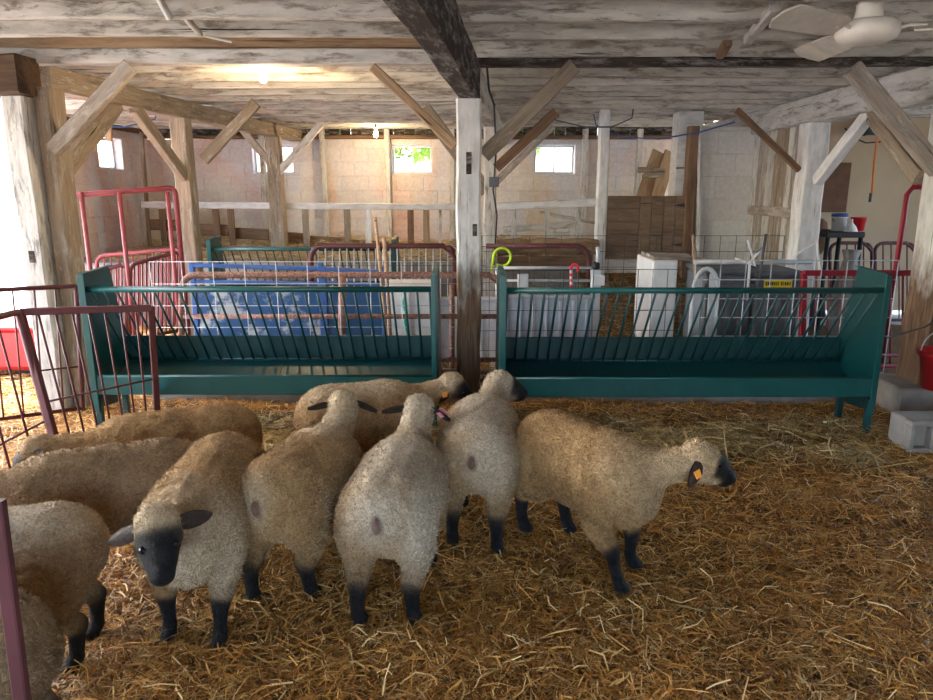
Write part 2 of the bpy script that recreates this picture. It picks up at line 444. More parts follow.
# dark board band over the back wall
root = thing('trim_1', 'dark weathered boards between the back wall and the ceiling', 'trim', (0, 10.5, 2.24), kind='structure')
me = boxmesh('board', .15, .03, .24, .003); x = BX + .08
while x < 3.3:
    link('board', me, 'dark_wood', root, Matrix.Translation((x, 10.56 + random.uniform(-.01, .01), 2.37))); x += .155
timber('sill_plate', (BX, 10.46, 2.265), (3.3, 10.46, 2.265), .14, .05, 'brown_wood', root)
root = thing('trim_2', 'weathered plate timber on top of the left side wall', 'trim', (WL(9), 9, 2.3), kind='structure')
timber('sill_plate', (WL(LD)-.06, LD, 2.335), (WL(10.5)-.06, 10.5, 2.335), .14, .07, 'brown_wood', root)

# hidden side walls that close the barn; gap on the right added for daylight
o = box('wall_right', (7.0, -3.0, 0), (7.15, 5.2, 2.5), 'tan_wall'); tag(o, 'tan side wall of the barn on the far right, before an unseen opening added for daylight', 'wall', kind='structure')
o = box('wall_right_back', (7.0, 7.1, 0), (7.15, 9.12, 2.5), 'tan_wall'); tag(o, 'tan side wall of the barn on the far right, beyond an unseen opening added for daylight', 'wall', kind='structure')
o = box('wall_alcove', (GR, 9.0, 0), (7.0, 9.12, 2.5), 'tan_wall'); tag(o, 'plain tan wall at the back of the side alcove', 'wall', kind='structure')
o = box('wall_front_left', (-4.95, -3.1, -.06), (-2.1, -3.0, 2.5), 'plank_grey'); tag(o, 'board wall beside the entrance behind the viewer on the left', 'wall', kind='structure')
o = box('wall_front_right', (1.9, -3.1, -.06), (7.0, -3.0, 2.5), 'plank_grey'); tag(o, 'board wall beside the entrance behind the viewer on the right', 'wall', kind='structure')
o = box('wall_left_front', (-5.15, -3.0, -.06), (-5.0, .6, 2.5), 'plank_grey'); tag(o, 'board side wall on the left near the viewer', 'wall', kind='structure')

# ---------------------------------------------------------------- ceiling
ceil = thing('ceiling', 'low whitewashed plank ceiling with peeling joists', 'ceiling', (0, 4, 2.5), kind='structure')
bw = .17; bmesh_ = boxmesh('ceiling_board', 14.0, bw-.006, .024, .002)
x = -5.2
Rz = Matrix.Rotation(math.pi/2, 4, 'Z')
while x < 7.2:
    link('ceiling_board', bmesh_, 'joist_wood', ceil, Matrix.Translation((x, 3.9, JZ1 + .012 + random.uniform(0, .004))) @ Rz); x += bw
o = box('ceiling_deck', (-5.3, -3.2, JZ1 + .03), (7.2, 11.0, JZ1 + .07), 'dark_wood', ceil)
y = 4.14 - .41*16; k = 0
while y < 10.4:
    if not (4.25 < y < 5.08):
        jd = random.uniform(-.012, .004)
        timber('joist', (-5.1, y, (JZ0+JZ1)/2+jd), (GC(y)+.02, y, (JZ0+JZ1)/2+jd), .06, JZ1-JZ0, 'joist_wood', ceil, .005)
    y += .41
y = 4.27 - .44*16
while y < 10.4:
    if not (4.36 < y < 5.05):
        xr = 7.0 if y < 8.9 else GR + .05
        jd = random.uniform(-.012, .004)
        timber('joist', (GC(y)-.02, y, (JZ0+JZ1)/2+jd), (xr, y, (JZ0+JZ1)/2+jd), .06, JZ1-JZ0, 'joist_wood', ceil, .005)
    y += .44
# cross timbers at the post line
timber('cross_timber', (-5.1, 4.95, 2.395), (-.06, 4.95, 2.395), .13, .095, 'white_wood', ceil, .006, 10)
timber('cross_timber', (-5.1, 4.97, 2.485), (-.06, 4.97, 2.485), .13, .08, 'orange_wood', ceil, .006, 10)
timber('cross_timber', (.06, 4.93, 2.36), (7.0, 4.93, 2.36), .10, .05, 'dark_wood', ceil, .006, 10)
timber('cross_timber', (.06, 4.95, 2.45), (7.0, 4.95, 2.45), .10, .12, 'joist_wood', ceil, .006, 10)
timber('cross_timber', (-5.1, 7.05, 2.41), (GC(7.05), 7.05, 2.41), .12, .10, 'joist_wood', ceil, .006, 10)
timber('bridging', at(158, -4, 3.6), at(170, 18, 3.68), .03, .035, 'white_wood', ceil, .001, 2)
timber('bridging', at(185, 16, 3.75), at(200, 34, 4.08), .03, .035, 'white_wood', ceil, .001, 2)
timber('bridging', at(775, 6, 3.6), at(748, 40, 4.2), .05, .05, 'white_wood', ceil, .002, 3)
timber('bridging', at(728, 42, 4.3), at(720, 55, 4.45), .05, .05, 'brown_wood', ceil, .002, 2)
timber('lath', at(205, 36, 4.1), at(232, 42, 4.1), .02, .012, 'white_wood', ceil, .001, 2)

def girder(label, A, B, w, h, mat):
    o = timber('girder', A, B, w, h, mat, None, .006, 14, ch=.014); tag(o, label, 'beam'); return o
girder('dark weathered girder overhead running from the viewer to the centre post', (GC(-2.9), -2.9, 2.235), (GC(4.95), 4.95, 2.235), .13, .25, 'dark_wood')
girder('brown girder behind the centre post running to the back wall', (GC(4.96), 4.96, 2.26), (GC(10.45), 10.45, 2.26), .13, .20, 'joist_wood')
girder('long grey-brown girder along the left row of posts', (GL(4.85), 5.06, 2.285), (GL(10.45), 10.45, 2.285), .16, .165, 'tan_wood')
girder('whitewashed girder along the right row of posts', (GR, 4.4, 2.24), (GR, 9.9, 2.24), .17, .24, 'white_wood')
girder('thick dark brown beam end over the left front post', (-5.05, 4.78, 2.25), (GL(4.78)+.1, 4.78, 2.25), .26, .235, 'lintel_wood')

POSTS = {}
def post(label, x, y, w, dpt, z1, mat, z0=0.0, notch=False):
    root = thing('timber_post', label, 'post', (x, y, z0))
    M = timber('shaft', (x, y, z0), (x, y, z1), w if False else dpt, w, mat, root, .005, 9, up=Vector((1,0,0)), ch=.014)
    if notch:
        for (nx_, nz, nw, nh) in notch:
            box('mortise_shade', (x + nx_ - nw/2, y - dpt/2 - .004, nz - nh/2), (x + nx_ + nw/2, y - dpt/2 + .02, nz + nh/2), 'dark_wood', root, .001)  # dark block stands in for the shade inside the hole
    return root
r_ = post('whitewashed centre timber post standing between the two green feeders', .015, 4.80, .165, .165, 2.11, 'post_wood', notch=[(.0, 1.71, .035, .14), (.04, 1.28, .03, .08)])
o = post('broad whitewashed front post on the left beside the open doorway', -2.935, 4.84, .15, .18, 2.13, 'white_wood', notch=[(.0, 1.1, .04, .08)])
o = post('brown upright packed behind the left front post', -2.795, 4.95, .11, .2, 2.2, 'tan_wood')
post('whitewashed timber post under the left girder, second from the doorway', GL(7.0), 7.0, .16, .16, 2.20, 'tan_wood')
post('split brown timber post under the left girder nearest the back wall', GL(9.53), 9.5, .19, .16, 2.2, 'tan_wood', .72)
post('narrow pale post hung with wires just behind the centre post', GC(7.5), 7.5, .13, .13, 2.16, 'white_wood')
post('broad whitewashed front post on the right above the concrete blocks', 3.30, 4.86, .27, .3, 2.12, 'post_wood', .2)
post('white-painted post in front of the tan alcove', GR - .02, 6.6, .20, .2, 2.12, 'clean_white_wood')
post('white door post at the latch side of the brown half door', xat(602, 7.9, 1.6), 7.9, .11, .12, JZ0, 'clean_white_wood', .45)
post('dark brown hinge post beside the brown half door', xat(691, 7.85, 1.6), 7.88, .115, .12, 2.2, 'brown_wood', .55)

def brace(label, A, B, w=.06, h=.10, mat='tan_wood'):
    o = timber('knee_brace', A, B, w, h, mat, None, .003, 5, ch=.006); tag(o, label, 'brace', 'diagonal knee braces'); return o
brace('grey diagonal brace from the left front post up to the right', at(53, 150, 4.88), at(131, 66, 4.90), .07, .09, 'plank_grey')
brace('tan diagonal brace rising from the left front post towards the back', (-2.86, 5.02, 1.60), (GL(5.95), 5.95, 2.22), .06, .13, 'tan_wood')
brace('diagonal brace leaning left against the second left post', (GL(6.2)+.02, 6.15, 2.21), (GL(6.9)+.02, 6.93, 1.66), .07, .11, 'tan_wood')
brace('diagonal brace rising right from the second left post', at(204, 160, 6.98), at(256, 103, 6.98), .06, .10, 'tan_wood')
brace('diagonal brace leaning left against the post nearest the back wall', at(238, 124, 9.45), at(273, 167, 9.45), .06, .09, 'plank_grey')
brace('pale diagonal brace rising right from the post nearest the back wall', at(279, 172, 9.45), at(321, 124, 9.45), .06, .09, 'white_wood')
brace('thin brown brace rising left from the centre post to the cross timber', at(455, 146, 4.84), at(373, 67, 4.88), .055, .06, 'orange_wood')
brace('broad tan brace half hidden left of the centre post', at(487, 192, 7.47), at(424, 108, 7.47), .06, .14, 'tan_wood')
brace('long brown brace rising right from the centre post', at(484, 156, 4.84), at(574, 66, 4.86), .06, .10, 'tan_wood')
brace('middle brown brace rising right behind the centre post', at(496, 168, 7.45), at(556, 112, 7.45), .06, .10, 'brown_wood')
brace('pale rearmost brace rising right behind the centre post', at(496, 182, 9.6), at(553, 126, 9.6), .06, .09, 'plank_grey')
brace('grey brace rising left from the right front post past the girder', at(938, 170, 4.84), at(852, 68, 4.86), .07, .115, 'plank_grey')
brace('short dark brace behind the grey brace at the right front post', (GR, 5.02, 1.62), (GR, 5.75, 2.13), .07, .11, 'tan_wood')
brace('white-painted brace rising right from the white alcove post', (GR-.0, 6.48, 1.62), (GR-.0, 5.75, 2.13), .08, .10, 'clean_white_wood')
brace('slim brown brace rising left from the white alcove post', at(799, 170, 6.6), at(737, 110, 6.6), .05, .05, 'brown_wood')

# studs standing along the back wall
root_lab = 'thin whitewashed stud standing against the back wall'
for px, lab in ((263, 'behind the split post'), (325, 'right of the split post'), (388, 'left of the two-pane window'), (452, 'just left of the centre post'), (583, 'right of the far window'), (637, 'beside the leaning board'), (345, None)):
    if lab is None: continue
    x = xat(px, 10.38, 1.6)
    o = timber('wall_stud', (x, 10.40, .72), (x + random.uniform(-.02, .02), 10.40, JZ0), .075, .08, 'white_wood', None, .004); tag(o, 'thin whitewashed wall stud ' + lab, 'stud', 'studs along the back wall')
o = timber('corner_pole', (xat(148, 10.1, 1), 10.1, .72), (xat(142, 9.95, 2.2), 9.95, 2.3), .05, .05, 'tan_wood'); tag(o, 'crooked brown pole in the far left corner', 'pole')

# right-hand partition: pale block pier and plank wall under the right girder
block_wall('wall_pier', 'pale plastered block pier right of the brown half door', (2.54, 7.92, 0), (1,0,0), GR - 2.54 - .02, .72, 2.2, [], .16, 'block_pale', .4, .24, .006, .001)
root = thing('wall_plank', 'upright weathered plank partition under the right girder', 'wall', (GR, 7.3, .3), kind='structure')
y = 6.78; k = 0
while y < 7.86:
    w = random.choice((.12, .15, .17)); mt = random.choice(('plank_grey', 'plank_grey', 'plank_grey', 'white_wood', 'tan_wood'))
    timber('plank', (GR - .02 + random.uniform(-.006, .006), y + w/2, .3), (GR - .02, y + w/2, 2.12), w - .008, .03, mt, root, .002, 4, up=Vector((1,0,0)), ch=.003); y += w
timber('batten', (GR - .05, 6.75, 1.32), (GR - .05, 7.85, 1.32), .03, .10, 'plank_grey', root)
o = timber('trim_3', (xat(701, 7.8, 1), 7.84, .72), (xat(699, 7.8, 2), 7.84, 2.2), .04, .05, 'clean_white_wood'); tag(o, 'white edge strip beside the pale block pier', 'trim', kind='structure')
o = box('wall_return', (xat(675, 8.0, 1.6), 8.0, .73), (xat(690, 8.0, 1.6)+.1, 8.25, JZ0), 'clean_white_wood'); tag(o, 'white plastered wall return above the half door hinges', 'wall', kind='structure')
# half door
xa, xb = xat(607, 7.86, 1.1), xat(686, 7.86, 1.1); za, zb = .78, 1.47
root = thing('door_1', 'low brown plank half door with black strap hinges', 'door', (xa, 7.86, za), kind='structure')
xm = xa + (xb-xa)*.40
for i in range(5):
    box('plank', (xa, 7.85, za + (zb-za)*i/5 + .003), (xm-.002, 7.88, za + (zb-za)*(i+1)/5 - .003), 'half_door_wood', root)
for i in range(4):
    box('plank', (xm + (xb-xm)*i/4 + .002, 7.85 - .004*(i % 2), za), (xm + (xb-xm)*(i+1)/4 - .002, 7.88, zb), 'half_door_wood', root)
box('backing', (xa, 7.882, za), (xb, 7.90, zb), 'half_door_wood', root)  # added panel that blocks light between the planks
for z in (za + .16, zb - .1):
    plate('hinge', [(xb+.03, 7.838, z-.035), (xb+.03, 7.838, z+.035), (xb-.05, 7.838, z+.02), (xb-.17, 7.838, z), (xb-.05, 7.838, z-.02)], .008, 'black_plastic', root)
# pieces of the concrete ledge below the half door
o = plate('ramp', [(1.28, 6.3, -.04), (2.62, 6.3, -.04), (2.62, 7.97, .60), (1.28, 7.97, .60)], .06, 'bedding'); tag(o, 'straw-covered earth ramp rising to the half door', 'ramp')
o = box('trim_4', (-2.35, 5.0, -.03), (2.9, 5.12, .10), 'concrete', None, .012); tag(o, 'low pale concrete kerb on the floor behind the feeders', 'kerb', kind='structure')
o = box('trim_5', (1.3, 7.93, .58), (2.7, 8.02, .76), 'block_pale', None, .012); tag(o, 'pale concrete sill below the half door', 'sill', kind='structure')

# ---------------------------------------------------------------- manger rails at the back
root = thing('feed_rail', 'white-painted back manger rail with short uprights, left of centre post', 'rail', (xat(300, 9.6, 1.2), 9.6, .72))
zr = 1.3
timber('rail', at(142, 205, 9.6), at(456, 207, 9.6), .04, .085, 'clean_white_wood', root)
for i, (px, mt) in enumerate(((214, 'brown_wood'), (229, 'brown_wood'), (304, 'tan_wood'), (346, 'tan_wood'), (367, 'clean_white_wood'), (410, 'brown_wood'), (426, 'orange_wood'), (440, 'white_wood'), (160, 'brown_wood'), (179, 'brown_wood'))):
    x = xat(px, 9.55, 1.1); timber('upright', (x, 9.65, .73), (x, 9.65, 1.28), .085 if mt != 'white_wood' else .04, .03, mt, root, .002, 3, up=Vector((0,1,0)), ch=.003)
for i in range(7):
    a = at(150 + i*40, 217 + i*4.2, 9.75); b2 = at(188 + i*40, 219 + i*4.2, 9.75)
    timber('kick_board', a - Vector((0,0,.10)), b2 - Vector((0,0,.10)), .04, .15, 'brown_wood', root, .004, 3)
root = thing('feed_rail', 'white-painted manger rail between the centre post and the half door', 'rail', (xat(550, 7.9, 1.2), 7.9, .72))
timber('rail', at(497, 207, 7.9), at(600, 202, 7.9), .04, .085, 'clean_white_wood', root)
for px in (514, 547, 578):
    x = xat(px, 7.9, 1.1); timber('upright', (x, 7.93, .95), (x, 7.93, 1.35), .055, .03, 'white_wood', root, .002, 3, up=Vector((0,1,0)), ch=.003)
timber('lower_board', at(503, 230, 8.0), at(575, 224, 8.0), .03, .07, 'white_wood', root)
o = timber('loose_board', at(540, 212, 8.15), at(596, 223, 8.05), .10, .03, 'plank_grey'); tag(o, 'loose pale board lying aslant behind the right manger rail', 'board')
root = thing('wooden_crate', 'small pale slatted crate behind the right manger rail', 'crate', tuple(at(562, 238, 8.05)))
for i in range(2): timber('slat', at(553, 226 + i*8, 8.02), at(570, 226 + i*8, 8.02), .02, .05, 'white_wood', root)
for px in (555, 568): timber('upright', at(px, 222, 8.04), at(px, 238, 8.04), .03, .03, 'white_wood', root)
o = timber('log_beam', at(497, 248, 7.8), at(598, 246, 7.8), .22, .17, 'orange_wood', None, .012, 9, ch=.05); tag(o, 'thick brown log beam along the manger front', 'beam')
o = timber('manger_board', at(497, 264, 7.75), at(592, 262, 7.75), .05, .16, 'brown_wood', None, .006); tag(o, 'dark brown plank under the log beam', 'board')
# leaning board
root = thing('leaning_board', 'pair of brown planks with battens leaning against the back wall', 'board', tuple(at(650, 205, 9.9)))
for k in (0, 1):
    timber('plank', at(626 + 17*k, 242, 9.62), at(659 + 12*k, 152, 10.3), .19, .03, 'orange_wood', root, .003, 4, up=Vector((0,-1,0)))
timber('batten', at(638, 170, 9.98), at(665, 170, 9.98), .03, .08, 'tan_wood', root); timber('batten', at(642, 176, 9.93), at(664, 175, 9.93), .03, .06, 'tan_wood', root)
# alcove board
o = box('wall_board', (xat(815, 8.95, 1.6), 8.94, 1.26), (xat(849, 8.95, 1.6), 8.99, 1.86), 'brown_board'); tag(o, 'dark brown board fixed to the tan alcove wall', 'board')

# ================================================================ GATES, PANELS AND FEEDERS
def gate(name, label, cat, BL, TL, TR, BR, r, mat, nv=0, rails=(), rv=.006, vmat=None, corner=.0, group=None, bottom=True, square=False, vr=(0, 1), hr=None):
    BL, TL, TR, BR = map(Vector, (BL, TL, TR, BR))
    root = thing(name, label, cat, tuple((BL+BR)/2), group)
    if corner:
        u = (TR-TL).normalized(); v1 = (TL-BL).normalized(); v2 = (TR-BR).normalized()
        p = [BL, TL - v1*corner] + [TL - v1*corner*(1-math.sin(a)) + u*corner*(1-math.cos(a)) for a in (math.pi*k/12 for k in range(1, 6))] + [TL + u*corner]
        p += [TR - u*corner] + [TR - u*corner*(1-math.sin(a)) - v2*corner*(1-math.cos(a)) for a in (math.pi*(6-k)/12 for k in range(1, 6))] + [TR - v2*corner, BR]
        tube('frame', p, r, mat, root, 8)
    elif square:
        for nm, a, b2 in (('stile', BL, TL), ('top_rail', TL, TR), ('stile', TR, BR)): timber(nm, a, b2, 2*r, 2*r, mat, root, .0005, 2, ch=r*.25)
    else:
        tube('stile', [BL, TL], r, mat, root); tube('top_rail', [TL, TR], r, mat, root); tube('stile', [TR, BR], r, mat, root)
    if bottom: tube('bottom_rail', [BL, BR], r*.9, mat, root)
    for t in rails: tube('rail', [BL.lerp(TL, t), BR.lerp(TR, t)], hr or r*.85, mat, root, 6)
    for i in range(nv):
        t = (i+1)/(nv+1); a = BL.lerp(BR, t); b2 = TL.lerp(TR, t)
        tube('bar', [a.lerp(b2, vr[0]), a.lerp(b2, vr[1])], rv, vmat or mat, root, 5)
    return root
def wire_panel(label, BL, TL, TR, BR, dv, dh, r, mat, group=None):
    BL, TL, TR, BR = map(Vector, (BL, TL, TR, BR)); root = thing('wire_panel', label, 'wire panel', tuple((BL+BR)/2), group)
    nv = max(2, round((BR-BL).length/dv)); nh = max(2, round((TL-BL).length/dh))
    for i in range(nv+1):
        t = i/nv; tube('upright_wire', [BL.lerp(BR, t), TL.lerp(TR, t)], r, mat, root, 5)
    for j in range(nh+1):
        t = j/nh; tube('cross_wire', [BL.lerp(TL, t), BR.lerp(TR, t)], r, mat, root, 5)
    return root

def feeder(label, x0, x1, yf, nb, s=1.0, z=0.0):
    root = thing('hay_feeder', label, 'feeder', ((x0+x1)/2, yf+.25*s, z), 'green hay feeders')
    def q(x, y, h): return Vector((x, yf + y*s, z + h*s))
    for x, sgn in ((x0, 1), (x1, -1)):
        ep = plate('end_panel', [q(x, 0, .16), q(x, .30, .12), q(x, .50, .30), q(x, .50, .55), q(x, .37, 1.045), q(x, 0, 1.03)], .012*s, 'green_paint', root)
        box('flange', q(x, -.012, .14) - Vector((.006*s, 0, 0)), q(x + sgn*.035*s, .0, 1.03) + Vector((.006*s*(-sgn if False else 0), 0, 0)), 'green_bright', ep, .001)
        plate('top_flange', [q(x, 0, 1.035), q(x + sgn*.03*s, 0, 1.035), q(x + sgn*.03*s, .37, 1.05), q(x, .37, 1.05)], .006*s, 'green_bright', ep)
        for yy in (.015, .36):
            box('leg', q(x + sgn*.004, yy-.018, 0), q(x + sgn*.042*s, yy+.018, .24), 'green_paint', root, .003)
    tube('top_rail', [q(x0+.01, .03, .935), q(x1-.01, .03, .935)], .019*s, 'green_bright', root, 10)
    tube('lower_rail', [q(x0+.01, .455, .385), q(x1-.01, .455, .385)], .012*s, 'green_paint', root, 8)
    for i in range(nb):
        x = x0 + (x1-x0)*(i+.6)/(nb+.2)
        tube('bar', [q(x, .035, .93), q(x, .45, .385)], .0075*s, 'green_paint', root, 6)
    plate('back_panel', [q(x0, .49, .36), q(x1, .49, .36), q(x1, .49, .535), q(x0, .49, .535)], .006*s, 'green_inner', root)
    box('back_lip', q(x0, .478, .53), q(x1, .495, .545), 'green_paint', root, .002)
    plate('trough_floor', [q(x0, .49, .37), q(x0, .33, .285), q(x1, .33, .285), q(x1, .49, .37)], .006*s, 'green_inner', root)
    plate('trough_floor', [q(x0, .33, .285), q(x0, .03, .272), q(x1, .03, .272), q(x1, .33, .285)], .006*s, 'green_inner', root)
    plate('front_lip', [q(x0, .0, .262), q(x1, .0, .262), q(x1, -.0, .375), q(x0, .0, .375)], .008*s, 'green_bright', root)
    tube('lip_roll', [q(x0, .008, .378), q(x1, .008, .378)], .011*s, 'green_bright', root, 8)
    tube('lip_roll', [q(x0, .012, .262), q(x1, .012, .262)], .009*s, 'green_paint', root, 8)
    for x in (x0 + (x1-x0)*.07, x0 + (x1-x0)*.5, x0 + (x1-x0)*.93):
        plate('strap', [q(x-.006, .325, .292), q(x+.006, .325, .292), q(x+.006, .47, .366), q(x-.006, .47, .366)], .005, 'green_paint', root)
    return root
feeder('green metal hay feeder left of the centre post', -2.40, -.185, 4.32, 28)
feeder('green metal hay feeder right of the centre post', .21, 2.60, 4.27, 31)
feeder('small green hay feeder far back behind the blue panels', xat(208, 7.3, .9), xat(395, 7.3, .9), 7.3, 22, 1.0)

# near-left maroon gates
gate('pen_gate', 'maroon gate with square corner in front of the left feeder', 'gate', ground(62, 466, .06), at(20, 312, 3.72), at(151, 308, 4.05), ground(158, 424, .04), .019, 'maroon_paint', 7, (.42,), .0065, bottom=True, square=True, hr=.006)
gate('pen_gate', 'maroon gate leading off the left frame edge towards the viewer', 'gate', (-2.40, 1.0, .02), (-2.40, 1.0, .95), at(18, 312, 3.68), ground(59, 464, .05), .018, 'maroon_paint', 14, (.3,), .0065, hr=.006)
gate('pen_gate', 'maroon gate leading out past the left front post', 'gate', (-4.3, 3.72, .06), (-4.3, 3.72, .93), at(76, 286, 4.36), at(83, 408, 4.36), .014, 'maroon_paint', 16, (.35,), .006, hr=.006)
sa, sb = at(24, 712, 1.2), at(-3, 500, 1.22)
o = timber('gate_stake', sb + (sa-sb)*((sb.z-.01)/(sb.z-sa.z)), sb, .028, .02, 'maroon_paint', None, .0005, 3, ch=.003); tag(o, 'flat maroon stake crossing the bottom left corner of the view', 'stake')

# red tube gates on the left, behind the feeder
def P(px, py, d): return at(px, py, d)
d = 6.3
root = thing('panel_gate', 'tall red tube panel behind the left feeder', 'gate', (P(125, 300, d).x, d, 0))
tl, tr = P(64, 196, 6.1), P(168, 188, 6.5)
u = (tr-tl).normalized()
pp = [tl, tr] + [tr + u*.06*math.sin(a) - Vector((0,0,1))*.06*(1-math.cos(a)) for a in (math.pi*k/10 for k in range(1, 6))]
pp.append(Vector((pp[-1].x, pp[-1].y, .02)))
tube('frame', pp, .024, 'red_paint', root)
for px, dd in ((82, 6.15), (120, 6.28), (168, 6.5)):
    t = (dd-6.1)/.4; a = tl.lerp(tr, t if px != 168 else .99); a = Vector((xat(px, dd, 1.45), dd, 1.5)); tube('upright', [(a.x, a.y, 1.52), (a.x, a.y, .02)], .02, 'pink_red_paint', root)
gate('pen_gate', 'pinkish red barred gate far left in front of the block wall', 'gate', P(97, 330, 7.9), P(97, 256, 7.9), P(182, 248, 8.0), P(182, 330, 8.0), .022, 'pink_red_paint', 11, (), .009, corner=.08, group=None)
gate('pen_gate', 'dark red barred gate left of the red panel upright', 'gate', P(84, 330, 6.6), P(84, 276, 6.6), P(127, 263, 6.7), P(127, 340, 6.7), .02, 'maroon_paint', 7, (), .009, 'pink_red_paint', corner=.06)
gate('pen_gate', 'dark red barred gate right of the red panel upright', 'gate', P(130, 340, 6.7), P(130, 265, 6.7), P(181, 251, 7.1), P(181, 330, 7.1), .02, 'maroon_paint', 12, (), .009, 'red_paint', corner=.06)

# rusty pipe gate behind the feeders
gate('pipe_gate', 'rusty pipe gate behind the left feeder and centre post', 'gate', P(181, 372, 5.5), P(182, 275, 5.5), P(503, 275, 5.5), P(503, 372, 5.5), .026, 'rust_pipe', 0, (.13, .58,), corner=.11)
o = tube('fence_post', [P(342, 376, 5.44), P(342, 277, 5.44)], .03, 'rust_pipe'); tag(o, 'dark rusty pipe post standing at the rusty gate', 'post')
o = tube('fence_post', [P(452, 378, 5.62), P(452, 285, 5.62)], .022, 'rust_pipe'); tag(o, 'thin rusty pipe post just left of the centre post', 'post')
# galvanised wire panels
wire_panel('galvanised wire panel behind the left feeder', (-2.35, 5.2, .03), (-2.35, 5.2, 1.02), (-.02, 5.22, 1.02), (-.02, 5.22, .03), .235, .165, .003, 'galvanised')
wire_panel('wire panel behind the right feeder, left half', (.06, 5.22, .03), (.06, 5.22, .96), (1.62, 5.24, .96), (1.62, 5.24, .03), .11, .155, .0026, 'dark_wire')
wire_panel('bright galvanised wire panel behind the right feeder, right half', (1.70, 5.2, .03), (1.70, 5.2, 1.03), (3.2, 5.2, 1.03), (3.2, 5.2, .03), .178, .135, .0042, 'galvanised')
wire_panel('dark thin wire panel further back towards the half door', (.15, 6.9, .03), (.15, 6.9, 1.1), (3.1, 6.9, 1.1), (3.1, 6.9, .03), .155, .15, .0028, 'dark_wire')
wire_panel('dark thin wire panel in front of the left manger', (-2.4, 7.1, .03), (-2.4, 7.1, .98), (.2, 7.1, .98), (.2, 7.1, .03), .2, .2, .0025, 'dark_wire')

# blue pen panels
d = 6.0
def bluepanel(label, px0, px1, mat, z0=.26, z1=.72, ztop=.90):
    x0, x1 = xat(px0, d, .6), xat(px1, d, .6); root = thing('sheep_hurdle', label, 'panel', ((x0+x1)/2, d, 0))
    for x in (x0, x1): timber('stile', (x, d, .0), (x, d, ztop), .045, .045, 'blue_paint', root, .0005, 2, ch=.006)
    timber('top_rail', (x0, d, ztop - .02), (x1, d, ztop - .05), .04, .035, 'blue_paint', root, .0005, 2, ch=.006)
    timber('rail', (x0, d, z1+.04), (x1, d, z1+.02), .035, .03, 'blue_paint', root, .0005, 2, ch=.006)
    box('sheet', (x0+.025, d-.012, z0), (x1-.025, d+.012, z1), mat, root)
    timber('rail', (x0, d, z0-.03), (x1, d, z0-.03), .04, .035, 'blue_paint', root, .0005, 2, ch=.006)
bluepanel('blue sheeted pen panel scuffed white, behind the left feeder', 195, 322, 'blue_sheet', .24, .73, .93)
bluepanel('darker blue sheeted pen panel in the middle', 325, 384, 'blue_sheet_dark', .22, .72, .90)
# light grey panels
def greybox(label, px0, px1, py0, py1, d, dep, mat, cat='panel', name='sheet_panel', ribs=4):
    a = P(px0, py1, d); b2 = P(px1, py0, d); root = thing(name, label, cat, ((a.x+b2.x)/2, d, 0))
    z0 = max(.02, a.z)
    box('body', (a.x, d, z0), (b2.x, d+dep, b2.z), mat, root, .01)
    for i in range(ribs):
        x = a.x + (b2.x-a.x)*(i+.5)/ribs; box('rib', (x-.012, d-.012, z0+.02), (x+.012, d+.002, b2.z-.02), mat, root, .003)
    box('rim', (a.x-.01, d-.015, b2.z-.005), (b2.x+.01, d+dep+.01, b2.z+.02), mat, root, .004)
    for x in (a.x+.03, b2.x-.03): box('foot', (x-.02, d+.01, 0), (x+.02, d+.05, z0), mat, root, .002)
    return root
greybox('light grey plastic bin between the blue panels and the centre post', 388, 431, 287, 352, 5.9, .35, 'light_grey_plastic', 'bin', 'plastic_bin', 1)
greybox('pale grey ribbed sheet panel just right of the centre post', 500, 594, 298, 356, 5.9, .06, 'grey_sheet', ribs=7)
greybox('pale panel low behind the centre post', 437, 497, 300, 360, 6.0, .06, 'light_grey_plastic', ribs=2)
# grey pipe gate behind it
gate('pipe_gate', 'grey pipe gate above the pale ribbed panel', 'gate', P(497, 330, 6.4), P(497, 268, 6.4), P(592, 268, 6.4), P(592, 330, 6.4), .016, 'galvanised', 0, (.3, .55, .8))
o = timber('gate_board', P(523, 300, 6.35), P(523, 274, 6.35), .10, .02, 'light_grey_plastic', None, .001, 3, up=Vector((0,1,0))); tag(o, 'short pale board hung on the grey pipe gate', 'board')
# maroon round-cornered barred gate far back
gate('pen_gate', 'maroon round-cornered gate with upright bars in front of the left manger', 'gate', P(311, 338, 7.2), P(311, 246, 7.2), P(455, 246, 7.2), P(455, 338, 7.2), .028, 'maroon_paint', 19, (), .008, 'galvanised', corner=.12)
o = tube('pipe_rail', [P(486, 246, 7.2), P(575, 246, 7.2)] + [P(575, 246, 7.2) + Vector((.15*math.sin(a), 0, -.15*(1-math.cos(a)))) for a in (.3, .6, .9, 1.2, 1.5)] + [P(575, 246, 7.2) + Vector((.15, 0, -.95))], .026, 'maroon_paint'); tag(o, 'maroon pipe rail bending down right of the centre post', 'rail')
root = thing('gate_post', 'pale steel gate post with a white clamp below the half door', 'post', (xat(596, 6.3, .5), 6.3, 0))
box('shaft', (xat(591, 6.3, .6), 6.28, 0), (xat(600, 6.3, .6), 6.34, .84), 'light_grey_plastic', root); box('clamp', (xat(591, 6.3, .8), 6.25, .70), (xat(604, 6.3, .8), 6.28, .79), 'white_plastic', root)
lathe('cap', [(.02, 0), (.035, .01), (.035, .05), (.015, .07)], (xat(596, 6.3, .85), 6.31, .84), 'black_plastic', root, 10)
tube('pin', [P(598, 262, 6.28), P(598, 247, 6.28)], .018, 'light_grey_plastic', root)

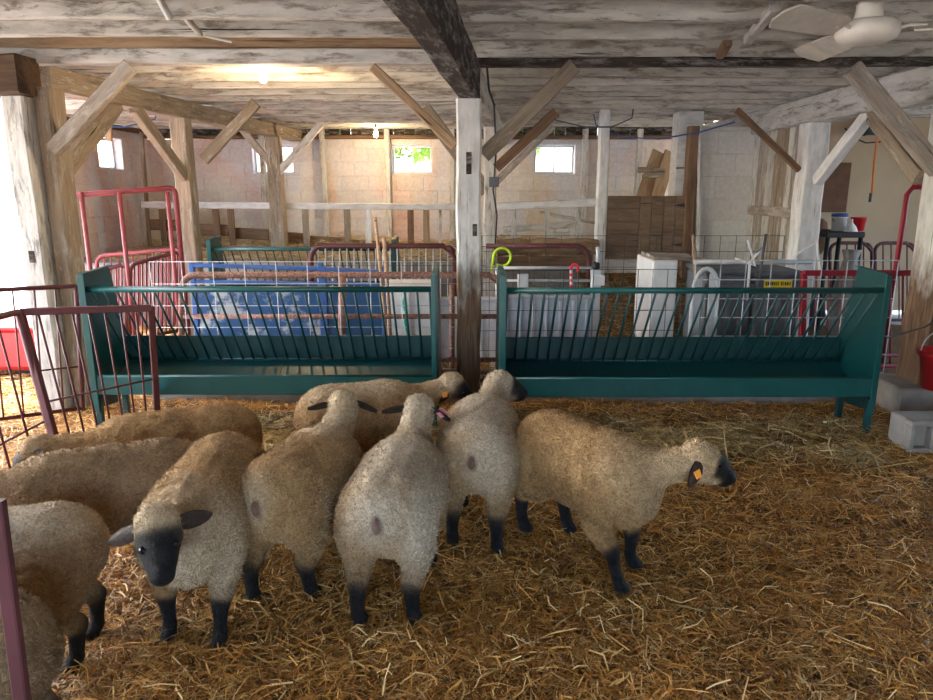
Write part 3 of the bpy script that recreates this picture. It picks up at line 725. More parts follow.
# leaning poles and tools
for (a, b2, lab, m_, r) in ((P(388, 356, 5.8), P(375, 217, 5.7), 'long thin wooden pole leaning left of the centre post', 'pole_wood', .014),
                        (P(391, 358, 5.75), P(384, 238, 5.65), 'shorter wooden pole leaning beside the long pole', 'pole_wood', .016),
                        (P(697, 330, 6.0), P(693, 235, 5.95), 'wooden tool handle standing by the white foam box', 'pole_wood', .013)):
    b2 = Vector(b2); a = Vector(a); a2 = a + (a-b2)*((a.z-.02)/(b2.z-a.z)) if a.z > .02 else a
    o = tube('pole', [a2, (a2+b2)/2 + Vector((.006, 0, 0)), b2], r, m_); tag(o, lab, 'pole')
# neon loop, candy cane, teal rope
c = P(502, 257, 6.75); o = tube('hose_loop', arc(c, (1,0,0), (0,0,1), .085, -2.2, 3.3, 22) + [c + Vector((-.1, 0, -.12))], .013, 'neon_plastic', None, 7); tag(o, 'neon yellow hose loop hanging right of the centre post', 'hose')
root = thing('candy_cane', 'red and white striped candy cane ornament behind the right feeder', 'ornament', tuple(P(571, 294, 5.9)))
c = P(574.5, 268, 5.9); path = [P(571, 294 - 3*k, 5.9) for k in range(9)] + [c + Vector((-.03*math.cos(a), 0, .03*math.sin(a)+.0)) for a in (math.pi*k/8 for k in range(0, 9))] + [P(578, 272, 5.9)]
for i in range(len(path)-1):
    tube('stripe', [path[i], path[i+1]], .0125, 'candy_red' if (i % 2 == 0 or i > 8) else 'white_plastic', root, 7)
o = tube('rope', [P(405, 297, 5.89), P(403, 303, 5.89), P(406, 312, 5.89), P(405, 322, 5.89), P(408, 335, 5.89)], .011, 'teal_rope'); tag(o, 'teal rope hanging on the light grey bin', 'rope')

# ---------------------------------------------------------------- right pen contents
a = P(650, 330, 6.4); root = thing('foam_box', 'white foam box on end behind the right feeder', 'box', (P(665, 330, 6.4).x, 6.6, 0))
x0, x1 = xat(651, 6.2, .6), xat(676, 6.2, .6)
box('front', (x0, 6.2, .05), (x1, 6.26, .93), 'white_plastic', root, .012); box('side', (x1-.04, 6.26, .05), (x1, 6.8, .93), 'white_plastic', root, .01)
box('side', (x0, 6.26, .05), (x0+.04, 6.8, .93), 'white_plastic', root, .01)
for i in range(3): timber('top_slat', (x0 + .02, 6.3 + .18*i, .95), (x1 + .22, 6.3 + .18*i, .93), .13, .03, 'plank_grey', root)
root = thing('hoop_feeder', 'white bent hoop frame standing by the foam box', 'hoop', (xat(703, 5.7, .4), 5.7, 0))
cx, wz = xat(704, 5.65, .6), .10
tube('hoop', [(cx - wz, 5.65, .02), (cx - wz, 5.65, .72)] + [(cx - wz*math.cos(a), 5.65, .72 + .2*math.sin(a)) for a in (math.pi*k/10 for k in range(1, 10))] + [(cx + wz, 5.65, .72), (cx + wz, 5.65, .02)], .018, 'light_grey_plastic', root)
box('slat', (cx - .085, 5.64, .05), (cx - .03, 5.67, .85), 'light_grey_plastic', root); box('slat', (cx + .03, 5.64, .05), (cx + .085, 5.67, .88), 'light_grey_plastic', root)
def bin_(label, px0, px1, ztop, d, lab=False):
    x0, x1 = xat(px0, d, .6), xat(px1, d, .6); root = thing('stock_bin', label, 'bin', ((x0+x1)/2, d+.3, 0))
    box('body', (x0, d, .04), (x1, d+.5, ztop), 'dark_grey_plastic', root, .02)
    box('lid', (x0-.015, d-.02, ztop), (x1+.015, d+.52, ztop+.05), 'dark_grey_plastic', root, .015)
    box('lip', (x0-.01, d-.018, ztop-.11), (x1+.01, d+.0, ztop-.07), 'dark_grey_plastic', root, .006)
    for i in range(3):
        x = x0 + (x1-x0)*(i+1)/4; box('rib', (x-.02, d-.02, .08), (x+.02, d+.001, ztop-.14), 'dark_grey_plastic', root, .006)
    for x in (x0+.05, x1-.05): box('foot', (x-.04, d+.02, 0), (x+.04, d+.1, .05), 'dark_grey_plastic', root, .004)
    return root
bin_('dark grey stock bin beside the white hoop', 703, 751, .86, 5.75)
r2 = bin_('dark grey stock bin with a yellow warning label', 754, 800, .84, 5.72)
xa, xb = xat(764, 5.7, .8), xat(792, 5.7, .8); za, zb = P(770, 291, 5.69).z, P(770, 280, 5.69).z
lb = box('warning_label', (xa, 5.694, za), (xb, 5.701, zb), 'yellow_label', r2, .001); lb['label'] = 'yellow label with worn black lettering'
for i, (u, w, h) in enumerate(((.05,.05,.5),(.12,.07,.45),(.21,.05,.42),(.28,.06,.42),(.36,.05,.42),(.43,.04,.4),(.49,.03,.5),(.60,.05,.5),(.67,.03,.5),(.73,.06,.42),(.81,.07,.42),(.90,.05,.4))):
    zc = za + (zb-za)*.66; w_ = (xb-xa)*w; x = xa + (xb-xa)*u
    box('letter', (x, 5.6925, zc - (zb-za)*h/2*.7), (x + w_*.8, 5.696, zc + (zb-za)*h/2*.7), 'black_plastic', lb, 0)
box('letter', (xa + (xb-xa)*.08, 5.6925, za + (zb-za)*.16), (xa + (xb-xa)*.92, 5.696, za + (zb-za)*.22), 'black_plastic', lb, 0)
# pipe and bent brackets on top of the bins
o = tube('bin_pipe', [P(694, 262, 5.85), P(812, 262, 5.85)], .02, 'galvanised'); tag(o, 'grey pipe lying across the tops of the dark bins', 'pipe')
for lab, pts in (('bent white bracket above the yellow label', [P(747, 300, 5.715), P(750, 262, 5.68), P(764, 246, 5.64), P(752, 256, 5.64)]),
                 ('bent white bracket left of the white alcove post', [P(796, 255, 5.75), P(817, 242, 5.7), P(820, 276, 5.57)]),
                 ('dark thin rod leaning against the bins', [P(758, 288, 5.6), P(766, 234, 5.6)]),
                 ('short bent white strip on top of the bins', [P(735, 258, 5.65), P(755, 266, 5.62), P(748, 240, 5.65)])):
    o = tube('bracket', pts, .011, 'dark_wire' if 'rod' in lab else 'white_plastic', None, 6); tag(o, lab, 'bracket')
# crimson square gate
gate('pen_gate', 'crimson square-tube gate right of the dark bins', 'gate', P(801, 366, 5.55), P(804, 273, 5.55), P(915, 273, 5.6), P(915, 366, 5.6), .022, 'crimson_paint', 8, (.12,), .009, 'pink_red_paint', square=True)
root = thing('panel_gate', 'tall crimson tube panel beside the right front post', 'gate', (xat(893, 5.9, .5), 5.9, 0))
tube('frame', [(xat(893, 5.9, .8), 5.9, .02), (xat(893, 5.9, .8)+.02, 5.9, 1.50), (xat(893, 5.9, .8)+.06, 5.9, 1.56), (xat(893, 5.9, .8)+.5, 5.9, 1.57)], .022, 'crimson_paint', root)
tube('upright', [(xat(893, 5.9, .8)+.45, 5.9, .02), (xat(893, 5.9, .8)+.45, 5.9, 1.56)], .02, 'crimson_paint', root)
for i, (a, b2) in enumerate(((830, 872), (875, 915))):
    gate('pen_gate', ['dark red round-cornered gate under the black shelf', 'dark red round-cornered gate beside the right front post'][i], 'gate', P(a, 320, 8.0), P(a, 243, 8.0), P(b2, 243, 8.0), P(b2, 320, 8.0), .02, 'maroon_paint', 4, (), .008, corner=.1)
# shelf with buckets
d = 7.4; zt = P(840, 232, d).z
xa, xb = xat(827, d, zt), xat(866, d, zt)
root = thing('utility_table', 'black plastic utility table in the alcove', 'table', ((xa+xb)/2, d+.2, 0))
box('table_top', (xa, d, zt-.06), (xb, d+.5, zt), 'black_plastic', root, .01)
for x in (xa+.03, xb-.03):
    for yy in (d+.03, d+.46): tube('leg', [(x, yy, 0), (x, yy, zt-.05)], .024, 'black_plastic', root)
box('lower_shelf', (xa, d, .38), (xb, d+.5, .42), 'black_plastic', root, .01)
def bucket(label, px, d, z, r, h, mat, lid=None):
    x = xat(px, d, z+h/2); root = thing('bucket', label, 'bucket', (x, d, z))
    bd = lathe('body', [(r*.86, 0), (r*.98, h*.9), (r*1.05, h*.9), (r*1.05, h), (r*.95, h), (r*.9, h*.93)], (x, d, z), mat, root, 20)
    if lid: lathe('lid', [(r*1.06, h), (r*1.08, h+.02), (r*.9, h+.035)], (x, d, z), lid, root, 20)
    tube('handle', [(x + r*1.05*math.cos(a), d - r*.3*math.sin(a) - .01, z + h*.9 - r*.8*math.sin(a)) for a in (math.pi*k/10 for k in range(11))], .004, 'dark_wire', bd, 5)
bucket('white bucket with a blue rim on the black table', 839, d+.2, zt, .078, .15, 'white_plastic', 'blue_paint')
bucket('red bucket standing on the black table', 858, d+.2, zt, .075, .145, 'red_plastic')
o = lathe('funnel', [(.07, 0), (.05, .05), (.015, .09), (.012, .13)], (xat(848.5, d+.12, zt), d+.08, zt), 'white_plastic', None, 14); tag(o, 'small white funnel between the two buckets', 'funnel')
root = thing('feed_sack', 'dark heap of sacks behind the black table', 'sack', (xat(823, d+.3, .5), d+.35, 0))
for i, (px, z, r) in enumerate(((818, .5, .20), (822, .95, .13), (828, 1.14, .09))):
    lathe('sack', [(r*.7, 0), (r*1.05, r*.6), (r*.9, r*1.4), (r*.3, r*1.9)], (xat(px, d+.45, z), d+.65, z - r if z > .6 else 0), ['black_plastic', 'brown_board', 'lump_brown'][i], root, 12)
o = lathe('feed_bag', [(.14, 0), (.19, .15), (.17, .45), (.10, .66), (.08, .74), (.11, .82)], (xat(846, d-.25, .6), d-.28, .0), 'bag_grey', None, 14); o.scale = (.85, .7, 1.15); tag(o, 'pale grey tied feed bag in front of the black table', 'bag')
# cords and tube lamp
c1 = [Vector((P(878, 118, 7.5).x, 7.5, JZ1)), P(878, 118, 7.5), P(877, 140, 7.5), P(874, 165, 7.5), P(872, 193, 7.5)]
root = thing('extension_cord', 'orange cord hanging straight with a black plug', 'cord', tuple(c1[0])); tube('cable', c1, .011, 'orange_plastic', root, 6)
box('plug', P(867, 202, 7.52) - Vector((0,.03,.0)), P(873, 193, 7.48) + Vector((0,.02,0)), 'black_plastic', root)
o = tube('extension_cord', [P(893, 128, 6.1), P(894, 145, 6.0), P(900, 165, 5.95), P(910, 180, 5.9), P(916, 183, 5.9)], .011, 'orange_plastic', None, 6); tag(o, 'orange cord looping down onto the tall crimson panel', 'cord')
root = thing('tube_lamp', 'dark unlit tube lamp high on the alcove wall', 'lamp', tuple(P(878, 131, 8.7)))
a, b2 = P(864, 131, 8.7), P(893, 131, 8.7); tube('housing', [a, b2], .05, 'dark_grey_plastic', root, 10); tube('end_cap', [a - Vector((.03,0,0)), a + Vector((.02,0,0))], .058, 'black_plastic', root, 10)
for px in (868, 889): tube('hanger', [P(px, 129, 8.7), (P(px, 129, 8.7).x, 8.7, JZ0)], .006, 'dark_wire', root, 5)
o = tube('power_cable', [P(845, 128, 8.99), P(852, 137, 8.99), P(866, 143, 8.99), P(880, 142, 8.99), P(893, 133, 8.99)], .008, 'black_plastic', None, 5); tag(o, 'black cable sagging below the tube lamp', 'cable')
# concrete blocks under the right post, red bucket
def cblock(label, lo, hi, rot=0):
    lo, hi = Vector(lo), Vector(hi); c = (lo+hi)/2; s = hi-lo; root = thing('concrete_block', label, 'block', (c.x, c.y, lo.z))
    w, dpt, h = s.x, s.y, s.z; t = .03; n = 3
    box('shell', (c.x-w/2, c.y-dpt/2+.06, lo.z), (c.x+w/2, c.y+dpt/2, hi.z), 'concrete', root, .008)
    box('top_web', (c.x-w/2, c.y-dpt/2, hi.z-t), (c.x+w/2, c.y-dpt/2+.06, hi.z), 'concrete', root, .005); box('bottom_web', (c.x-w/2, c.y-dpt/2, lo.z), (c.x+w/2, c.y-dpt/2+.06, lo.z+t), 'concrete', root, .005)
    for i in range(n+1):
        x = c.x - w/2 + t/2 + (w-t)*i/n; box('web', (x-t/2, c.y-dpt/2, lo.z+t), (x+t/2, c.y-dpt/2+.06, hi.z-t), 'concrete', root, .003)
    return root
o = box('concrete_block', (2.98, 4.62, -.02), (3.45, 5.05, .21), 'concrete', None, .012); tag(o, 'solid concrete block carrying the right front post', 'block')
g = ground(908, 452); cblock('hollow concrete block with open cells below the red bucket', (g.x, g.y+.0, -.01), (g.x+.42, g.y+.22, .19))
def rb():
    p = P(943, 370, 4.55); root = thing('hanging_bucket', 'red plastic bucket hanging at the right frame edge', 'bucket', (p.x, p.y, p.z-.13))
    lathe('body', [(.11, 0), (.145, .22), (.16, .225), (.165, .26), (.15, .262), (.14, .235), (.1, .02)], (p.x, p.y, p.z-.13), 'red_plastic', root, 24)
    tube('handle', [(p.x + .155*math.cos(a), p.y+.02, p.z + .12 + .16*math.sin(a)) for a in (math.pi*k/12 for k in range(13))], .005, 'galvanised', root, 6)
    tube('hook', [(p.x, p.y+.02, p.z+.28), (p.x, 4.73, p.z+.3)], .006, 'galvanised', root, 6)
rb()
o = tube('tie_wire', [P(886, 338, 4.75), P(905, 333, 4.7), P(925, 327, 4.68), P(940, 318, 4.68)], .006, 'dark_wire', None, 5); tag(o, 'loose dark cable tied from the feeder to the right post', 'cable')

# ---------------------------------------------------------------- lamps, fan, wires
def bulb(label, px, py, d, on=True, r=.03):
    p = P(px, py, d); root = thing('light_bulb', label, 'light bulb', tuple(p))
    lathe('glass_bulb', [(.012, .045), (.018, .03), (r*.85, .012), (r, -.01), (r*.8, -.032), (r*.35, -.045)], p, 'bulb_lit' if on else 'bulb_glass', root, 14)
    lathe('socket', [(.045, .085), (.045, .075), (.022, .07), (.02, .04)], p, 'white_plastic', root, 12)
    tube('stem', [(p.x, p.y, p.z+.08), (p.x, p.y, JZ1)], .012, 'black_plastic', root, 6)
    if on:
        l = bpy.data.lights.new('bulb_light', 'POINT'); l.energy = 18; l.color = (1, .72, .40); l.shadow_soft_size = .035
        lo = bpy.data.objects.new('bulb_light', l); COL.objects.link(lo); lo.location = (p.x, p.y, p.z-.06)
bulb('bare lit bulb under the ceiling on the left', 263, 76, 5.27)
bulb('small lit bulb far back above the left manger', 376, 134, 9.6)
root = thing('lamp_board', 'short brown board hanging from the ceiling with an unlit lamp', 'board', tuple(P(108, 125, 8.0)))
timber('board', P(108, 100, 8.0), P(109, 141, 8.0), .07, .03, 'orange_wood', root, .002, 3, up=Vector((0,1,0))); 
o = lathe('light_bulb', [(.012, .0), (.03, .02), (.034, .05), (.02, .08), (.005, .09)], P(107, 127, 7.965), 'bulb_glass', None, 12); tag(o, 'unlit round bulb on the hanging brown board', 'light bulb')
for lab, pts, mt in (('blue cable strung below the ceiling on the left', [Vector((P(60, 122, 8.4).x, 8.4, JZ1)), P(66, 123, 8.4), P(90, 127, 8.3), P(125, 127, 8.3), P(155, 119, 8.3), Vector((P(162, 117, 8.3).x, 8.3, JZ1))], 'blue_paint'),
                 ('blue cable strung below the ceiling by the white door post', [Vector((P(590, 120, 8.5).x, 8.5, JZ1)), P(596, 125, 8.5), P(620, 137, 8.3), P(660, 139, 8.0), P(700, 132, 7.6), P(735, 122, 7.3)], 'blue_paint'),
                 ('thin dark cable sagging under the ceiling right of the centre post', [Vector((P(552, 116, 7.8).x, 7.8, JZ1)), P(555, 120, 7.8), P(585, 127, 7.8), P(612, 127, 7.8), P(632, 118, 7.8), Vector((P(634, 116, 7.8).x, 7.8, JZ1))], 'dark_wire'),
                 ('black cable and switch boxes hung on the narrow pale post', [P(487, 68, 5.0), P(489, 90, 5.05), P(494, 105, 5.2), P(496, 150, 7.4), P(493, 190, 7.4), P(497, 215, 7.4), P(494, 265, 7.38)], 'black_plastic')):
    o = tube('power_cable', pts, .008, mt, None, 5); tag(o, lab, 'cable')
p = P(494, 182, 7.35); o = box('switch_box', p - Vector((.05, .03, .05)), p + Vector((.05, .04, .05)), 'dark_grey_plastic'); tag(o, 'dark switch box on the narrow pale post', 'switch')
# ceiling fan
fx, fy = xat(865, 3.55, 2.2), 3.55; fz = P(865, 44, 3.55).z
froot = root = thing('ceiling_fan', 'cream ceiling fan with three blades above the right pen', 'fan', (fx, fy, fz))
lathe('motor_housing', [(.03, 0), (.09, .002), (.128, .022), (.138, .045), (.138, .08), (.125, .095), (.06, .105)], (fx, fy, fz), 'fan_white', root, 36)
lathe('cowl', [(.068, .10), (.062, .12), (.05, .20), (.045, .21), (.02, .215)], (fx, fy, fz), 'fan_white', root, 28)
tube('rod', [(fx, fy, fz+.2), (fx, fy, JZ1)], .012, 'fan_white', root)
lathe('canopy', [(.02, 0), (.05, .02), (.06, .05)], (fx, fy, JZ0-.03), 'fan_white', root, 20)
for ang in (210, 330, 90):
    a = math.radians(ang); D = Vector((math.cos(a), math.sin(a), 0)); S = Vector((-math.sin(a), math.cos(a), 0)); tl_ = Vector((0, 0, .022))
    c = Vector((fx, fy, fz+.055))
    bl_ = plate('blade', [c + D*.19 - S*.045 - tl_, c + D*.26 - S*.065 - tl_*1.3, c + D*.60 - S*.075 - tl_*1.4, c + D*.64 - S*.03 - tl_*.5, c + D*.64 + S*.03 + tl_*.5, c + D*.60 + S*.075 + tl_*1.4, c + D*.26 + S*.065 + tl_*1.3, c + D*.19 + S*.045 + tl_], .008, 'fan_blade', root)
    tube('blade_iron', [c + D*.12, c + D*.17 + Vector((0,0,.012)), c + D*.24], .009, 'fan_white', bl_, 6)

# ---------------------------------------------------------------- yard outside the doorway
wire_panel('wire fence in the sunny yard outside the doorway', (-9.5, 7.2, -.06), (-9.5, 7.2, 1.15), (-5.0, 7.6, 1.15), (-5.0, 7.6, -.06), .2, .25, .004, 'galvanised')
root = thing('stock_tank', 'red trough standing in the yard behind the left gates', 'trough', (-3.75, 5.9, 0))
box('body', (-5.6, 5.7, .05), (-3.5, 6.2, .42), 'red_plastic', root, .04); box('rim', (-5.65, 5.65, .40), (-3.46, 6.25, .45), 'red_plastic', root, .015)
for x in (-5.4, -3.7): box('foot', (x-.06, 5.75, -.02), (x+.06, 6.15, .06), 'black_plastic', root, .005)

# ================================================================ SHEEP
def surface_nets(F, org, h):
    nx, ny, nz = F.shape; S = F < 0
    cs = [(i, j, k) for i in (0, 1) for j in (0, 1) for k in (0, 1)]
    def cv(A, c): return A[c[0]:nx-1+c[0], c[1]:ny-1+c[1], c[2]:nz-1+c[2]]
    cnt = sum(cv(S, c).astype(np.int8) for c in cs)
    act = (cnt > 0) & (cnt < 8); idx = -np.ones(act.shape, np.int64); I = np.argwhere(act); idx[act] = np.arange(len(I))
    vals = np.stack([F[I[:,0]+c[0], I[:,1]+c[1], I[:,2]+c[2]] for c in cs], 1)
    acc = np.zeros((len(I), 3)); n = np.zeros(len(I))
    for a in range(8):
        for b2 in range(a+1, 8):
            if sum(abs(cs[a][q]-cs[b2][q]) for q in range(3)) != 1: continue
            va, vb = vals[:, a], vals[:, b2]; m = (va < 0) != (vb < 0)
            t = np.where(m, va/(va-vb+1e-12), 0); p = np.array(cs[a]) + t[:, None]*(np.array(cs[b2])-np.array(cs[a]))
            acc += p*m[:, None]; n += m
    V = (I + acc/n[:, None])*h + org
    Q = []
    for ax in range(3):
        o1, o2 = (ax+1) % 3, (ax+2) % 3
        sl0 = [slice(None)]*3; sl1 = [slice(None)]*3; sl0[ax] = slice(0, -1); sl1[ax] = slice(1, None)
        A, B = S[tuple(sl0)], S[tuple(sl1)]
        E = np.argwhere(A != B); sg = A[tuple(E.T)]
        ok = (E[:, o1] > 0) & (E[:, o2] > 0) & (E[:, o1] < F.shape[o1]-1) & (E[:, o2] < F.shape[o2]-1); E, sg = E[ok], sg[ok]
        q = []
        for (a, b2) in ((-1,-1), (0,-1), (0,0), (-1,0)):
            e = E.copy(); e[:, o1] += a; e[:, o2] += b2; q.append(idx[tuple(e.T)])
        q = np.stack(q, 1); q[~sg] = q[~sg][:, ::-1]; Q.append(q)
    return V, np.concatenate(Q)

def nv(v): v = np.asarray(v, float); return v/np.linalg.norm(v)
class Field:
    def __init__(s, lo, hi, h):
        s.lo, s.h = np.array(lo, float), h; s.n = np.ceil((np.array(hi)-s.lo)/h).astype(int)+1
        s.F = np.full(tuple(s.n), 9.0, np.float32); s.prims = []
    def add(s, fn, lo, hi, k):
        a = np.maximum(0, np.floor((np.array(lo)-k-s.lo)/s.h).astype(int)-2); b2 = np.minimum(s.n, np.ceil((np.array(hi)+k-s.lo)/s.h).astype(int)+3)
        g = np.meshgrid(*[s.lo[i] + np.arange(a[i], b2[i])*s.h for i in range(3)], indexing='ij')
        d = fn(np.stack(g, -1)).astype(np.float32); sl = tuple(slice(a[i], b2[i]) for i in range(3)); f = s.F[sl]
        m = np.maximum(k - np.abs(f-d), 0)/k; s.F[sl] = np.minimum(f, d) - m*m*k*.25
def p_cap(a, b2, r0, r1):
    a, b2 = np.array(a, float), np.array(b2, float); ab = b2-a; L = ab@ab
    def fn(P_):
        t = np.clip(((P_-a)@ab)/L, 0, 1); return np.linalg.norm(P_-(a+t[..., None]*ab), axis=-1) - (r0+(r1-r0)*t)
    R = max(r0, r1); return fn, np.minimum(a, b2)-R, np.maximum(a, b2)+R
def p_ell(c, r, R=None):
    c, r = np.array(c, float), np.array(r, float)
    def fn(P_):
        q = P_-c
        if R is not None: q = q@R
        k0 = np.linalg.norm(q/r, axis=-1); k1 = np.linalg.norm(q/(r*r), axis=-1)+1e-9; return k0*(k0-1)/k1
    m = r.max(); return fn, c-(m if R is not None else r), c+(m if R is not None else r)

def sheep(label, x, y, head_deg, neck=(0, 35), neck_len=.21, face=(0, -25), s=1.0, mat='wool_tan', legs=((0,0),(0,0),(0,0),(0,0)), pale=(), tagc=None, ears=(0, 0), darkface=.35, h=.009, eyes=True, tail=True, fat=1.0, tufts=17000, woolleg=1.0, roll=0, seed=1, capsize=1.0, ln=.80):
    """legs: (forward offset, lift) for hind-left, hind-right, front-left, front-right; neck/face: (yaw, pitch) in degrees"""
    rg = np.random.default_rng(seed)
    prim = []   # (prim, k, kind)   kind 0 wool, 1 dark, 2 tail
    f = fat
    prim.append((p_ell((-.02,0,.405), (.35*ln,.182*f,.18)), .06, 0))
    bx = .245*(1-ln); fx_ = .22*(1-ln)
    prim.append((p_ell((-.245+bx,0,.43), (.165,.165*f,.155)), .06, 0))
    prim.append((p_ell((.175-fx_,0,.405), (.185,.176*f,.178)), .05, 0))
    prim.append((p_ell((.275-fx_,0,.37), (.11,.12,.13)), .06, 0))
    hoofs = []
    for i, sy in enumerate((1, -1)):
        dx, lf = legs[i]
        prim.append((p_ell((-.255+bx+dx*.15, sy*.098, .36), (.125,.078,.14)), .035, 0))
        st = np.array((-.205+bx+dx*.3, sy*.105, .265+lf*.3)); hk = np.array((-.31+bx+dx*.75, sy*.095, .175+lf)); ft = np.array((-.295+bx+dx, sy*.098, .055+lf)); hf = np.array((-.275+bx+dx, sy*.098, .022+lf))
        prim.append((p_cap(st, hk*.88+st*.12, .064, .037*woolleg), .03, 0))
        prim.append((p_cap(hk*.9+st*.1, hk, .034, .031), .02, 1)); prim.append((p_cap(hk, ft, .032, .023), .015, 1)); prim.append((p_cap(ft, hf, .024, .029), .012, 1)); prim.append((p_ell(hf+(.012,0,-.004), (.036,.027,.018)), .01, 1))
        dx, lf = legs[2+i]
        sh = np.array((.205-fx_, sy*.10, .33)); el = np.array((.185-fx_+dx*.25, sy*.105, .235+lf*.25)); kn = np.array((.215-fx_+dx*.65+lf*.35, sy*.098, .15+lf*.75)); ft = np.array((.215-fx_+dx, sy*.095, .052+lf)); hf = np.array((.235-fx_+dx, sy*.095, .022+lf))
        prim.append((p_cap(sh, el, .08, .050), .045, 0)); prim.append((p_cap(el, el*.35+kn*.65, .052, .038*woolleg), .03, 0))
        prim.append((p_cap(el*.4+kn*.6, kn, .034, .030), .02, 1)); prim.append((p_cap(kn, ft, .029, .021), .015, 1)); prim.append((p_cap(ft, hf, .022, .027), .012, 1)); prim.append((p_ell(hf+(.012,0,-.004), (.034,.026,.018)), .01, 1))
    ya, pi_ = math.radians(neck[0]), math.radians(neck[1])
    nd = np.array((math.cos(ya)*math.cos(pi_), math.sin(ya)*math.cos(pi_), math.sin(pi_)))
    nb = np.array((.245-fx_, 0, .445)); ne = nb + nd*neck_len + np.array((.02*math.cos(ya), .02*math.sin(ya), 0))
    prim.append((p_cap(nb, ne, .088, .062), .036, 0))
    ya2, pi2 = math.radians(neck[0]+face[0]), math.radians(face[1])
    fd = np.array((math.cos(ya2)*math.cos(pi2), math.sin(ya2)*math.cos(pi2), math.sin(pi2)))
    sd = nv(np.cross((0,0,1), fd)); ud = np.cross(fd, sd); rl = math.radians(roll)
    sd, ud = sd*math.cos(rl)+ud*math.sin(rl), ud*math.cos(rl)-sd*math.sin(rl)
    R = np.stack((fd, sd, ud), 1); HB = ne + nd*.035 + fd*.02
    prim.append((p_ell(HB+fd*(.005-.022*darkface), (.074,.062,.068), R), .025, 0))
    prim.append((p_cap(HB+fd*.01-ud*.025, HB+fd*.06-ud*.033, .052, .042), .025, 0))
    e = darkface
    prim.append((p_cap(HB+fd*(.022+.045*(1-e))-ud*.0, HB+fd*.118-ud*.030, .055+.007*e, .037), .022, 1))
    prim.append((p_cap(HB+fd*.065-ud*.038, HB+fd*.11-ud*.046, .034, .027), .018, 1))
    prim.append((p_ell(HB+fd*.137-ud*.028, (.022,.030,.023), R), .013, 1))
    prim.append((p_ell(HB-fd*(.004+.02*darkface)+ud*.030*capsize, (.064*capsize,.058,.050*capsize), R), .022, 0))
    if tail: prim.append((p_ell((-.418+bx,0,.45), (.017,.013,.027)), .02, 2))
    lo = np.min([p[0][1] for p in prim], 0)-.03; hi = np.max([p[0][2] for p in prim], 0)+.03
    fld = Field(lo, hi, h)
    for (fn, a, b2), k, kd in prim: fld.add(fn, a, b2, k)
    V, Q = surface_nets(fld.F, fld.lo, h)
    # colours: which kind of surface is closest
    def near(kd):
        d = np.full(len(V), 9.0)
        for (fn, a, b2), k, kk in prim:
            if kk == kd: d = np.minimum(d, fn(V))
        return d
    dw, dd = near(0), near(1); dark = 1/(1+np.exp(-(dw-dd)/.0035)); dt = near(2) if tail else np.full(len(V), 9.0); pink = 1/(1+np.exp((dt-.004)/.004))
    pv = np.zeros(len(V))
    for (c, r, a) in pale: pv = np.maximum(pv, a*np.clip(1.4-np.linalg.norm((V-np.array(c))/np.array(r), axis=1), 0, 1))
    hd = np.clip(1.35-np.linalg.norm(V-HB, axis=1)/.14, 0, 1); pv = np.maximum(pv, .75*hd)
    # wool unevenness
    wob = np.zeros(len(V))
    for q in range(16):
        wv = rg.normal(size=3); wv = wv/np.linalg.norm(wv)*rg.uniform(25, 160); wob += np.sin(V@wv + rg.uniform(0, 6.3))/14
    ctr = fld.F  # gradient for displacement
    gx = np.clip(((V-fld.lo)/h).astype(int), 1, np.array(fld.F.shape)-2); F = fld.F
    Nn = np.stack([F[gx[:,0]+1,gx[:,1],gx[:,2]]-F[gx[:,0]-1,gx[:,1],gx[:,2]], F[gx[:,0],gx[:,1]+1,gx[:,2]]-F[gx[:,0],gx[:,1]-1,gx[:,2]], F[gx[:,0],gx[:,1],gx[:,2]+1]-F[gx[:,0],gx[:,1],gx[:,2]-1]], 1)
    Nn /= np.linalg.norm(Nn, axis=1)[:, None]+1e-9
    V = V + Nn*(wob*.010*(1-dark))[:, None]
    cols = np.stack((np.clip(dark, 0, 1), np.clip(pink, 0, 1), np.clip(pv, 0, 1), np.ones(len(V))), 1)
    verts = [V]; faces = Q.tolist(); ccs = [cols]; base = len(V)
    # ears: cupped leaf with thickness, joined into the body mesh
    earinfo = []
    for i, sy in enumerate((1, -1)):
        rt = HB - fd*.012 + sd*sy*.057 + ud*.020; er = math.radians(ears[i])
        ed = nv(sd*sy*.95*math.cos(er) - fd*.22 + ud*(math.sin(er)-.18)); ew = nv(fd*.75 - ud*.45*1.0 - ed*(ed@(fd*.75-ud*.45))); en = np.cross(ed, ew)
        if en@(ud*math.cos(er) - sd*sy*math.sin(er)) < 0: en = -en
        nu, nw = 8, 5; layer = []
        for side in (0, 1):
            for a in range(nu+1):
                t = a/nu; w = .027*math.sin(math.pi*(t*.86+.12))**.6
                for b2 in range(nw+1):
                    v = -1+2*b2/nw; p = rt + ed*(.118*t-.012) + ew*(v*w) + en*(-.008*v*v - .018*t*t + (.005 if side else 0)*(1-v*v*.8)); layer.append(p)
        L_ = np.array(layer); n1 = (nu+1)*(nw+1)
        for side in (0, 1):
            for a in range(nu):
                for b2 in range(nw):
                    q = base+side*n1+a*(nw+1)+b2; fc = [q, q+1, q+nw+2, q+nw+1]; faces.append(fc if side else fc[::-1])
        rim = [a*(nw+1) for a in range(nu+1)] + [nu*(nw+1)+b2 for b2 in range(1, nw+1)] + [a*(nw+1)+nw for a in range(nu-1, -1, -1)]
        for a, b2 in zip(rim, rim[1:]): faces.append([base+a, base+b2, base+n1+b2, base+n1+a])
        verts.append(L_); cc = np.zeros((len(L_), 4)); cc[:, 0] = .93; cc[:, 1] = .10; cc[:, 3] = 1; ccs.append(cc); base += len(L_)
        earinfo.append((rt, ed, ew, en))
    VV = np.concatenate(verts); CC = np.concatenate(ccs)
    me = bpy.data.meshes.new('sheep_body'); me.from_pydata(VV.tolist(), [], faces); me.update()
